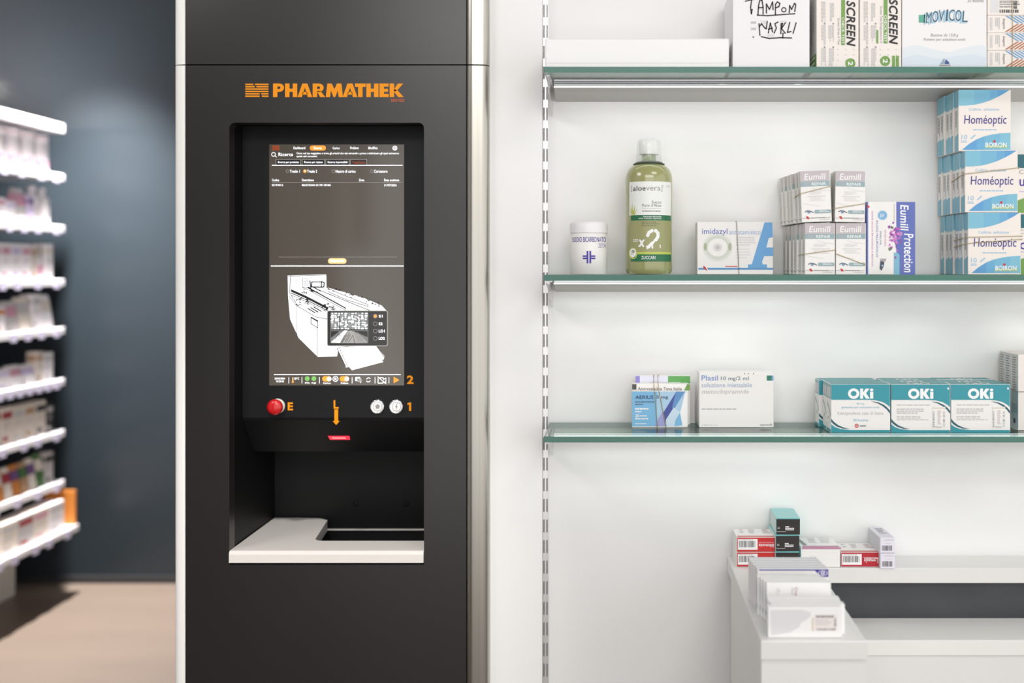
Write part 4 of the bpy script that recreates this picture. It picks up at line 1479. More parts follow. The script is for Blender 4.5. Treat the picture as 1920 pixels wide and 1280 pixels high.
# ------------------------------------------------------------------ lowest shelf
def lowest_shelf():
    z5 = (1160, 680, 0.16667)
    z6 = (1510, 640, 0.21354)
    # banded trio of flat cartons
    Y = 2.11
    SKY = M('ink_sky', (128, 188, 228), .5)
    PSKY = M('ink_pale_sky', (206, 226, 242), .5)
    INDI = M('ink_indigo', (72, 86, 160), .5)
    def aer(mb, fr):
        rect(mb, fr, 150, 322, 430, 715, SKY, 0)
        rect(mb, fr, 430, 322, 768, 715, M('ink_mid_sky', (176, 210, 236), .5), 0)
        poly(mb, fr, [(650, 322), (745, 322), (500, 715), (405, 715)], INDI, 1)
        poly(mb, fr, [(650, 322), (745, 322), (640, 490), (600, 510), (625, 400)], M('ink_steel_blue', (100, 150, 205), .5), 2)
        poly(mb, fr, [(500, 540), (520, 640), (540, 715), (405, 715), (450, 620)], M('ink_lavender', (160, 165, 215), .5), 2)
        poly(mb, fr, [(745, 340), (768, 322), (768, 715), (720, 715), (690, 560)], PW, 3)
        poly(mb, fr, [(620, 500), (530, 640), (545, 715), (720, 715), (700, 560)], PSKY, 2)
        poly(mb, fr, [(640, 640), (690, 560), (715, 700), (625, 712)], SKY, 3)
        text(mb, fr, 'AERIUS', 188, 366, 390, 406, M('ink_navy_text', (50, 62, 100), .5), 4, .02)
        text(mb, fr, '5 mg', 425, 366, 556, 412, M('ink_navy_text', (50, 62, 100), .5), 4, .01)
        greek(mb, fr, 185, 432, 405, 452, 1, M('ink_slate_text', (96, 124, 150), .5), 4, 3, .7)
        greek(mb, fr, 185, 460, 275, 480, 1, M('ink_slate_text', (96, 124, 150), .5), 4, 4, .7)
        greek(mb, fr, 185, 508, 385, 532, 1, PW, 4, 5, .7)
        greek(mb, fr, 185, 542, 280, 560, 1, PW, 4, 6, .7)
        text(mb, fr, '20', 186, 578, 232, 612, PW, 4, .03)
        greek(mb, fr, 240, 590, 345, 610, 1, PW, 4, 6, .6)
        greek(mb, fr, 186, 622, 345, 640, 1, PW, 4, 7, .7)
        greek(mb, fr, 186, 680, 315, 694, 1, PW, 4, 8, .7)
    carton('carton', 'sky blue carton with indigo slash at the front of the banded trio', (1185, 733.3, 1289, 801), Y, 0.018, ZT3, CARD, {'left': SKY}, aer, z5)
    def ato(mb, fr):
        rect(mb, fr, 152, 240, 200, 300, M('ink_charcoal', (84, 80, 80), .5), 0)
        text(mb, fr, 'Atorvastatina Teva Italia', 215, 272, 710, 308, M('ink_umber', (104, 90, 88), .5), 1, .006)
        poly(mb, fr, [(770, 240), (800, 240), (800, 310), (735, 310)], GREEN, 1)
    Y2 = Y + .0188
    carton('carton', 'white carton with one line of grey lettering in the middle of the banded trio', (1186, 720, 1290.5, 801), Y2, 0.02, ZT3, CARD, None, ato, z5, zt=ZZ(719, Y2))
    Y3 = Y2 + .0208
    GG = M('ink_leaf_green', (98, 172, 92), .5)
    def grn(mb, fr):
        rect(mb, fr, 190, 148, 238, 240, LILAC, 0)
        rect(mb, fr, 238, 148, 555, 212, M('ink_lilac_white', (228, 228, 244), .5), 0)
        rect(mb, fr, 555, 148, 803, 232, GG, 0)
        greek(mb, fr, 340, 220, 545, 234, 1, LILAC, 1, 4, .8)
        greek(mb, fr, 570, 216, 735, 230, 1, PW, 1, 5, .8)
    carton('carton', 'lilac and green topped carton at the rear of the banded trio', (1191.5, 704.5, 1294, 801), Y3, 0.016, ZT3, CARD, {'right': CARDG}, grn, z5, zt=ZZ(704.5, Y3))
    carton('carton', 'plain white carton seen edge on behind the banded trio', (1262, 718, 1303, 801), Y3 + .0178, 0.012, ZT3, M('carton_dull_white', (234, 232, 232), .5), zt=ZZ(719.5, Y3 + .0178))  # slightly greyer white than the other cartons
    q = Y - .0016
    e = Y3 + .0168
    for (ua, ub, lab) in ((1228, 1232.5, 'left tan rubber band around the trio with the sky blue carton'), (1236, 1248.5, 'right tan rubber band slanting over the trio with the sky blue carton')):
        a, b = P(ua, 733.3, Y), P(ub, 801, Y)
        zt1, zt2, zt3 = ZZ(733.3, Y), ZZ(719, Y2), ZZ(704.5, Y3)
        rubber_band(lab, [(b.x, q, ZT3 + .0012), (a.x, q, zt1 - .001), (a.x - .001, Y2 - .0022, zt1 + .0016), (a.x - .001, Y2 - .0016, zt2 - .001), (a.x - .001, Y3 - .0022, zt2 + .0016), (a.x - .001, Y3 - .0016, zt3 - .001), (a.x, Y3, zt3 + .0014), (a.x, e - .0012, zt3 + .0014), (a.x, e, zt3 - .001), (b.x, e, ZT3 + .0012)])
    # injection carton
    def pla(mb, fr):
        text(mb, fr, 'Plasil', 932, 140, 1118, 200, M('ink_soft_blue_text', (134, 160, 214), .5), 1, .012)
        text(mb, fr, '10 mg/2 ml', 1150, 152, 1462, 208, M('ink_slate_grey', (116, 132, 142), .5), 1, .008)
        text(mb, fr, 'soluzione iniettabile', 932, 224, 1500, 274, M('ink_powder_blue', (172, 190, 214), .5), 1, .01)
        text(mb, fr, 'metoclopramide', 934, 298, 1464, 362, LGREY, 1, .002, .25)
        rect(mb, fr, 1666, 142, 1722, 200, M('ink_bottle_green', (58, 128, 108), .5), 1)
        rect(mb, fr, 1722, 142, 1742, 200, M('ink_tag_blue', (120, 172, 220), .5), 1)
        greek(mb, fr, 934, 512, 1340, 530, 1, LGREY, 1, 4, .8)
        text(mb, fr, '5 fiale da 2 ml', 936, 688, 1112, 706, LGREY, 1, 0)
        text(mb, fr, 'sanofi', 1592, 682, 1724, 710, GREY, 1, .012)
        for u in (1412, 1452, 1512):
            rect(mb, fr, u, 116, u + 10, 126, INK, 1)
    carton('carton', 'wide white carton with pale blue and grey lettering beside the banded trio', (1311, 698.3, 1450.5, 802), 2.112, 0.05, ZT3, M('carton_bright_white', (245, 243, 241), .45), None, pla, z5)
    zt = ZZ(698.3, 2.112)
    # teal cartons in rows
    DK = M('ink_petrol', (38, 92, 104), .5)
    TOPT = M('carton_top_teal', (74, 150, 156), .45)
    def oki(bar):
        def f(mb, fr, x0=225, y0=375):
            X = lambda u: u - 225 + x0
            Yv = lambda v: v - 375 + y0
            Q = lambda pts: [(X(a), Yv(b)) for a, b in pts]
            rect(mb, fr, X(227), Yv(377), X(743), Yv(512), TEAL, 0)
            rect(mb, fr, X(227), Yv(777), X(743), Yv(799), TEAL, 0)
            poly(mb, fr, Q([(555, 512), (620, 516), (680, 532), (720, 555), (743, 576), (743, 512)]), TEAL, 0)
            poly(mb, fr, Q([(575, 524), (640, 533), (690, 556), (722, 582), (743, 606), (743, 634), (716, 598), (680, 568), (635, 543)]), DK, 1)
            poly(mb, fr, Q([(227, 726), (262, 752), (310, 768), (390, 777), (227, 777)]), TEAL, 0)
            poly(mb, fr, Q([(227, 676), (252, 706), (290, 735), (340, 756), (395, 768), (330, 764), (280, 748), (248, 727), (227, 704)]), DK, 1)
            ring(mb, fr, X(424), Yv(457), 50, 25, PW, 1, 32, 46)
            rect(mb, fr, X(481), Yv(413), X(507), Yv(501), PW, 1)
            poly(mb, fr, Q([(507, 447), (530, 413), (563, 413), (533, 453), (565, 501), (531, 501), (507, 465)]), PW, 1.2)
            rect(mb, fr, X(568), Yv(440), X(596), Yv(501), PW, 1)
            disc(mb, fr, X(582), Yv(424), 15, PW, 1, 16, 11)
            if not bar:
                text(mb, fr, '80 mg', X(450), Yv(538), X(518), Yv(556), CYANB, 1, 0)
                text(mb, fr, 'granulato per soluzione orale', X(318), Yv(568), X(648), Yv(590), CYANB, 1, .004)
                text(mb, fr, 'Ketoprofene sale di lisina', X(282), Yv(614), X(686), Yv(652), LGREY, 1, .004)
                text(mb, fr, '30 bustine', X(420), Yv(678), X(552), Yv(700), CYANB, 1, .004)
                ring(mb, fr, X(450), Yv(740), 18, 7, RED, 1)
                disc(mb, fr, X(450), Yv(740), 6, RED, 1, 10)
                greek(mb, fr, X(478), Yv(734), X(533), Yv(748), 1, GREY, 1, 3, .9)
            else:
                greek(mb, fr, X(275), Yv(552), X(572), Yv(566), 1, LGREY, 1, 3, .6)
                greek(mb, fr, X(275), Yv(588), X(520), Yv(640), 3, LGREY, 1, 4, .5)
                greek(mb, fr, X(275), Yv(654), X(550), Yv(696), 3, LGREY, 1, 5, .5)
                rect(mb, fr, X(590), Yv(572), X(702), Yv(768), CARD, 2)
                barcode(mb, fr, X(592), Yv(612), X(606), Yv(752), GREY, 16, 3, True)
                barcode(mb, fr, X(680), Yv(616), X(698), Yv(748), GREY, 14, 3, True, 5)
                greek(mb, fr, X(632), Yv(604), X(662), Yv(730), 12, M('ink_rose_grey', (206, 188, 186), .5), 3, 8, .6)
                rect(mb, fr, X(590), Yv(580), X(702), Yv(586), M('ink_sand', (206, 198, 160), .5), 3)
                text(mb, fr, '036565', X(612), Yv(742), X(670), Yv(756), GREY, 3, .01)
                poly(mb, fr, Q([(718, 402), (732, 404), (734, 418), (722, 422)]), PW, 1)
        return f
    def oside(mb, fr):
        rect(mb, fr, .04, .01, .96, .31, M('side_teal_grey', (150, 186, 188), .5), 0)
        rect(mb, fr, .1, .08, .45, .28, PGREY, 1)
        rect(mb, fr, .55, .08, .9, .28, PGREY, 1)
        stroke(mb, fr, [(.05, .42), (.5, .5), (.95, .66)], .03, M('side_grey_line', (120, 150, 152), .5), 1)
        rect(mb, fr, .42, .68, .52, .74, GREY, 1)
        rect(mb, fr, .04, .94, .96, .99, TEAL, 0)
    def otop(mb, fr):
        text(mb, fr, 'OKi', .3, .45, .68, .95, PW, 0, .04, 0, 180)
    Y = 2.045
    D = 0.0385
    ms = {'top': TOPT, 'left': CARD, 'right': TEAL}
    kw = dict(group='teal and white cartons on the lowest shelf')
    mat2 = dict(ms)
    a = carton('carton', 'front left teal and white carton with red ring emblem on the lowest shelf', (1558.2, 720, 1669.2, 812), Y, D, ZT3, CARD, ms, oki(0), z6, oside, None, **kw)
    def shifted(f, du, dv):
        def g(mb, fr):
            f(mb, fr, 225 + du, 375 + dv)
        return g
    b = carton('carton', 'front middle teal and white carton with barcode on the lowest shelf', (1671, 720, 1782.2, 812), Y + .002, D, ZT3, CARD, ms, shifted(oki(1), 527.5, 1), z6, oside, otop, **kw)
    c = dup(b, (b.location.x + XX(1783.6, Y) - XX(1671, Y), b.location.y + .001, b.location.z), 'front right teal and white carton with barcode on the lowest shelf')
    st = D + .0012
    dup(a, (a.location.x - .0005, a.location.y + st, a.location.z), 'teal and white carton directly behind the front left one')
    dup(a, (a.location.x - .008, a.location.y + 2 * st, a.location.z), 'rearmost teal and white carton in the left row, set slightly left')
    dup(b, (b.location.x - .002, b.location.y + st, b.location.z), 'teal and white carton directly behind the front middle one')
    dup(b, (b.location.x - .0005, b.location.y + 2 * st, b.location.z), 'rearmost teal and white carton in the middle row')
    dup(c, (c.location.x - .004, c.location.y + st, c.location.z), 'teal and white carton directly behind the front right one')
    dup(c, (c.location.x - .004, c.location.y + 2 * st + .006, c.location.z), 'rearmost teal and white carton in the right row')
    # cartons standing sideways at the right edge
    def spine(mb, fr):
        greek(mb, fr, .15, .04, .72, .5, 14, GREY, 1, 3, .4)
        rect(mb, fr, .86, .0, 1.0, 1.0, M('spine_pale_blue', (206, 214, 228), .5), 0)
        rect(mb, fr, .02, .66, .84, .78, LGREY, 1)
        rect(mb, fr, .3, .86, .6, .92, M('ink_plum', (96, 84, 104), .5), 1)
    Y = 2.075
    d = .034
    s = carton('carton', 'nearest of three tall pale printed spine cartons, right end of lowest shelf', (1909, 665, 2010, 806), Y, d - .001, ZT3, CARDW, {'left': M('spine_cream', (222, 216, 208), .5)}, None, (0, 0, 1), spine, zt=ZZ(664.5, Y), group='pale spined cartons at the right end')
    dup(s, (s.location.x - .0004, s.location.y + d, s.location.z), 'middle of three tall pale printed spine cartons, right end of lowest shelf')
    dup(s, (s.location.x + .0005, s.location.y + 2 * d, s.location.z), 'rear of three tall pale printed spine cartons, right end of lowest shelf')
    xl = XX(1909, Y) - .0022
    xr = XX(2010, Y) + .0018
    zz = ZT3 + .075
    rubber_band('grey rubber band around the pale spined cartons', [(xl, Y + .001, zz), (xl + .002, Y - .0016, zz), (xr - .002, Y - .0016, zz), (xr, Y, zz), (xr, Y + .101, zz + .008), (xr - .002, Y + .1032, zz + .008), (xl + .002, Y + .1032, zz + .008), (xl, Y + .101, zz + .008)], BANDG)


lowest_shelf()


# ------------------------------------------------------------------ counter
ZA = 1.5 - 690 * 1.704 / F      # counter top height, about 0.912
YRF, YAF = 2.10, 1.688
XA0, XA1 = XX(1427, YAF), XX(1627, YAF)


def counter():
    th = 0.029
    cb = thing('counter', 'white L shaped counter with dark back panel at the lower right', 'counter', (0.5, 2.0, 0.0))
    mb = MB()
    outl = [(XA0, YAF), (XA1, YAF), (XA1, YRF), (1.3, YRF), (1.3, YW - .001), (XA0, YW - .001)]
    n = len(outl)
    V = []
    rings = [(0.0, -th), (0.0, -0.0015), (0.0012, 0.0)]
    for off, h in rings:
        for (x, y) in outl:
            dx = off if x == XA0 else (-off if x == XA1 else 0)
            dy = off if y in (YAF, YRF) else 0
            V.append((x + dx, y + dy, ZA + h))
    Fs = []
    for i in range(2):
        for k in range(n):
            k2 = (k + 1) % n
            Fs.append((i * n + k, i * n + k2, (i + 1) * n + k2, (i + 1) * n + k))
    mb.mesh(V, Fs, COUNTER)
    mb.face(V[-n:], COUNTER)
    mb.face(V[:n], COUNTER)
    mb.build('worktop', cb)
    mb = MB()
    mb.box((XA0 + .0012, YAF + .004, 0.0), (XA1 - .002, YRF + .03, ZA - th - .0003), COUNTER)
    mb.build('side_cabinet', cb)
    zl = ZZ(1158, 2.125)
    mb = MB()
    mb.box((XA1 - .001, 2.125, zl - .02), (1.3, 2.14, ZA - th - .0004), DARKSPLASH)
    mb.build('splash_panel', cb)
    Yl = (1.5 - zl) * F / (1200 - CV)
    mb = MB()
    mb.box((XA1 + .004, Yl, zl - th), (1.3, 2.1245, zl), M('lower_counter_matt', (235, 233, 230), .6, noise=.01), .001)
    mb.build('lower_worktop', cb)
    mb = MB()
    mb.box((XA1 + .004, Yl + .004, 0.0), (1.3, 2.12, zl - th - .0003), COUNTER)
    mb.build('lower_cabinet', cb)


counter()
ZAT = ZA + 0.0004


def counter_boxes():
    z7 = (1350, 920, 0.23443)
    # surface height at the rear shelf gives bottoms at v
    Y = 2.108
    def rd(mirror=False, dv=0, du=0, red=RED, small=False):
        def f(mb, fr):
            u0, u1 = 135 + du, 442 + du
            v0, v1 = 362 + dv, 473 + dv
            rect(mb, fr, u0 + 2, v0 + 2, u1 - 2, v1 - 2, red, 0)
            rect(mb, fr, u0 + 8, v0 + 10, u0 + 165, v0 + 96, PW, 1)
            barcode(mb, fr, u0 + 16, v0 + 26, u0 + 150, v0 + 76, M('bar_grey', (96, 92, 92), .5), 20, 2)
            greek(mb, fr, u0 + 20, v0 + 14, u0 + 130, v0 + 22, 1, LGREY, 2, 3, .7)
            text(mb, fr, 'Biliomosina' if not small else 'Lomexin', u0 + 175 + 10 * small, v0 + 48 - 8 * small, u1 - 10, v0 + 76 + 6 * small, PW, 1, .01, .2, 180)
            rect(mb, fr, u0 + 175, v0 + 36, u1 - 10, v0 + 38, PW, 1)
        return f
    def wtop(mb, fr):
        rect(mb, fr, .02, .82, .98, 1.0, M('top_rose', (206, 140, 132), .5), 0)
        greek(mb, fr, .15, .1, .25, .6, 2, LGREY, 1, 3, .4)
        greek(mb, fr, .38, .1, .55, .6, 4, LGREY, 1, 4, .4)
        greek(mb, fr, .75, .1, .95, .6, 3, M('ink_rose_grey2', (206, 180, 180), .5), 1, 5, .5)
    h = .0289
    z0 = ZAT
    g = 'red and white cartons on the counter'
    REDM = {'front': RED, 'left': CARDG}
    a = carton('carton', 'lower red fronted white carton at the left end of the rear counter', (1381.5, 1031, 1453.5, 1060), Y, .07, z0, CARD, {'front': RED, 'left': CARD}, rd(dv=131), z7, None, wtop, zt=z0 + h, group=g)
    dup(a, (a.location.x, a.location.y, z0 + h + .0005), 'upper red fronted white carton at the left end of the rear counter')
    def bk(dv, du=0):
        def f(mb, fr):
            rect(mb, fr, 447 + du, 444 + dv, 634 + du, 566 + dv, M('face_black', (40, 36, 34), .4), 0)
            greek(mb, fr, 518 + du, 502 + dv, 548 + du, 512 + dv, 1, PW, 1, 2, .8)
            greek(mb, fr, 518 + du, 515 + dv, 590 + du, 538 + dv, 2, PW, 1, 3, .55)
            greek(mb, fr, 455 + du, 508 + dv, 475 + du, 528 + dv, 2, LGREY, 1, 4, .5)
            greek(mb, fr, 452 + du, 543 + dv, 545 + du, 551 + dv, 1, LGREY, 1, 5, .5)
        return f
    TQ = M('carton_turquoise', (122, 196, 196), .4)
    Yk = 2.10
    prev = z0
    for i, (u0, lab) in enumerate(((1453.8, 'lowest'), (1453.2, 'middle'), (1455.8, 'topmost'))):
        hh = .0326
        v1 = 1058 - i * 35
        if i == 0:
            # front face position of the first
            a = carton('carton', 'lowest of three stacked turquoise cartons with black end', (1454, 1024, 1499, 1060), Yk, .085, z0, TQ, {'left': M('carton_side_pale', (206, 222, 220), .5), 'top': M('carton_top_turq', (150, 204, 204), .4)}, bk(49), z7, zt=z0 + hh, group='turquoise cartons stacked on the counter')
        else:
            dup(a, (a.location.x + (XX(u0, Yk) - XX(1454, Yk)), a.location.y, z0 + i * (hh + .0004)), '%s of three stacked turquoise cartons with black end' % lab, (0, 0, math.radians([0, 1.2, -1.0][i])))
    PK = M('ink_dusty_pink', (196, 142, 168), .5)
    def wt(mb, fr):
        rect(mb, fr, .05, .86, .98, 1.0, PK, 0)
        poly(mb, fr, [(.02, .1), (.1, .08), (.2, .78), (.1, .82)], GREY, 1)
        greek(mb, fr, .3, .1, .5, .6, 4, LGREY, 1, 3, .4)
        greek(mb, fr, .6, .1, .9, .6, 4, PGREY, 1, 4, .4)
    def wf(mb, fr):
        rect(mb, fr, 655, 450, 968, 466, PK, 0)
        ring(mb, fr, 745, 530, 20, 4, LGREY, 1, 20, 10)
    carton('carton', 'white carton with dusty pink edge between the black ended stack and a red carton', (1501.5, 1021.5, 1575, 1060), Y - .002, .075, z0, CARD, None, wf, z7, None, wt, zt=z0 + .0394)
    CRM = M('ink_crimson', (188, 34, 50), .5)
    carton('carton', 'single crimson ended white carton with barcode right of the pink edged carton', (1577, 1033, 1649, 1060), Y, .07, z0, CARD, {'front': CRM}, rd(dv=132, du=833, red=CRM, small=True), z7, None, wtop, zt=z0 + h, group=g)
    def lc(mb, fr):
        rect(mb, fr, 1288, 500, 1396, 618, M('ink_lilac_face', (232, 228, 240), .5), 0)
        barcode(mb, fr, 1297, 562, 1378, 604, INK, 16, 1)
        greek(mb, fr, 1315, 514, 1392, 528, 2, LGREY, 1, 3, .5)
        greek(mb, fr, 1320, 544, 1370, 550, 1, LGREY, 1, 3, .5)
    LL = M('carton_lilac_white', (226, 222, 234), .45)
    def lt(mb, fr):
        greek(mb, fr, .3, .15, .8, .7, 4, GREY, 1, 3, .4)
    Yl = 2.095
    a = carton('carton', 'lower of two small lilac white cartons at the right end of the row', (1650.3, 1030, 1678, 1058), Yl, .085, z0, LL, {'left': M('carton_side_lilac', (206, 204, 210), .5)}, lc, z7, None, lt, zt=z0 + .0304, group='small lilac white cartons on the counter')
    dup(a, (a.location.x - .0015, a.location.y, z0 + .0309), 'upper of two small lilac white cartons at the right end of the row', (0, 0, math.radians(1.5)))

    # standing rows along the counter arm, nearest first
    XO = lambda u, Y: XX(u, Y)
    # row C: four shallow white cartons
    WS = M('carton_soft_white', (243, 241, 240), .45)
    def cf(mb, fr):
        poly(mb, fr, [(405, 952), (650, 950), (725, 970), (725, 1000), (690, 1030), (640, 1060), (640, 1085), (560, 1130), (410, 1155)], PGREY, 0)
        rect(mb, fr, 735, 1015, 748, 1120, M('ink_beige', (226, 208, 186), .5), 0)
        rect(mb, fr, 755, 990, 935, 1118, M('ink_label_pink', (236, 228, 226), .5), 0)
        greek(mb, fr, 768, 995, 912, 1015, 1, GREY, 1, 3, .9)
        barcode(mb, fr, 772, 1098, 925, 1114, M('bar_dim', (130, 126, 128), .5), 18, 1)
        barcode(mb, fr, 912, 1018, 930, 1090, M('bar_dim', (130, 126, 128), .5), 12, 1, True)
        greek(mb, fr, 765, 1030, 900, 1080, 3, LGREY, 1, 6, .4)
    Y0, d = 1.702, .0154
    a = carton('carton', 'nearest white carton with faint barcode label at the front of the counter arm', (1440, 1138, 1579, 1195), Y0, d - .001, ZAT, WS, None, cf, z7, group='white cartons lined up on the counter arm')
    Hc = a['dims'][2]
    for i in range(1, 4):
        dup(a, (a.location.x + [0, .0075, .005, .006][i], a.location.y + i * d, ZAT), '%s white carton behind the nearest barcode carton on the counter arm' % ['', 'first', 'second', 'third'][i])
    def bf(mb, fr):
        greek(mb, fr, 450, 770, 475, 830, 2, PGREY, 1, 3, .5, True)
        greek(mb, fr, 572, 775, 590, 835, 2, LGREY, 1, 4, .5, True)
        text(mb, fr, 'Crus', 598, 770, 622, 838, M('ink_wine', (168, 120, 126), .5), 1, .01, .2, 90)
        rect(mb, fr, 465, 792, 480, 800, LGREY, 1)
    def bside(mb, fr):
        greek(mb, fr, .2, .2, .8, .6, 3, CYANB, 1, 3, .5, True)
        rect(mb, fr, .2, .72, .8, .82, CYANB, 1)
    Y0, d = 1.774, .0125
    a = carton('carton', 'front plain white carton of the middle row on the counter arm', (1437, 1092, 1558, 1140), Y0, d - .001, ZAT, WS, None, bf, z7, bside, group='plain white cartons in the middle row of the counter arm')
    for i in range(1, 4):
        dup(a, (a.location.x - [0, .003, .006, .010][i], a.location.y + i * d, ZAT), '%s plain white carton behind the front one, middle row of counter arm' % ['', 'first', 'second', 'third'][i])
    INDG = M('ink_deep_violet', (66, 54, 150), .5)
    SIL = M('carton_silver_grey', (214, 212, 218), .3, metal=.15)
    def af(mb, fr):
        rect(mb, fr, 312, 627, 760, 637, INDG, 0)
        poly(mb, fr, [(748, 627), (866, 627), (866, 688), (810, 688)], INDG, 0)
        ring(mb, fr, 822, 657, 38, 5, PW, 1, 24, 22)
        ring(mb, fr, 822, 657, 17, 4, PW, 1, 16)
        stroke(mb, fr, [(812, 650), (834, 664)], 4, PW, 1)
        stroke(mb, fr, [(834, 650), (812, 664)], 4, PW, 1)
    Y0, d = 1.833, .0151
    a = carton('carton', 'front violet striped carton with round emblem in the rear row of the counter arm', (1420, 1066, 1553, 1120), Y0, d - .001, ZAT, CARD, {'left': SIL, 'top': SIL}, af, z7, group='violet striped cartons in the rear row of the counter arm')
    for i in range(1, 5):
        dup(a, (a.location.x - [0, .001, .003, .0045, .006][i], a.location.y + i * d, ZAT), '%s violet striped carton behind the front one with round emblem' % ['', 'first', 'second', 'third', 'fourth'][i])


counter_boxes()


# ------------------------------------------------------------------ shelving in the corridor
XF = -2.52


def gondola():
    gx, gy0, gy1 = XF, 3.55, 4.90
    un = thing('wall_shelving', 'white wall shelving with black back panel along the left of the corridor', 'shelving unit', (-2.8, 4.2, 0.0))
    GS = M('shelf_white_enamel', (238, 234, 236), .4)
    GB = M('unit_back_dark', (38, 38, 42), .6)
    PT = M('price_tag_lilac', (216, 208, 232), .35)
    zs_ = [2.165, 1.935, 1.70, 1.455, 1.235, 1.00, .765, .535, .325]
    mb = MB()
    mb.box((-3.10, gy0, 0.0), (-3.07, gy1 - .02, 2.17), GB)
    mb.build('back_panel', un)
    for y in (gy1 - .06, gy1 - .75):
        mb = MB()
        mb.box((-3.07, y - .03, 0.0), (-3.03, y, 2.16), GB)
        mb.build('upright', un)
    mb = MB()
    mb.box((-3.07, gy0, 0.0), (-2.76, gy1 + .02, .27), M('plinth_cream', (196, 190, 180), .5))
    mb.build('plinth', un)
    rnd = random.Random(11)
    for i, z in enumerate(zs_):
        mb = MB()
        t = .04 if i == 0 else .03
        x0 = gx + (.06 if i == 8 else 0)
        mb.box((-3.069, gy0, z - t), (gx + (.05 if i == 8 else 0), gy1 + (.03 if i == 8 else 0), z), GS, .002)
        sh = mb.build('shelf', un)
        if i:
            y = gy1 - .05
            while y > 4.2:
                mb = MB()
                xx = gx + (.05 if i == 8 else 0)
                mb.box((xx + .0006, y - .045, z - t - .012), (xx + .005, y, z - .004), PT, .0008)
                mb.build('price_tag', sh)
                y -= rnd.choice((.11, .13, .16)) if i != 5 else .075
    return zs_


zs_ = gondola()


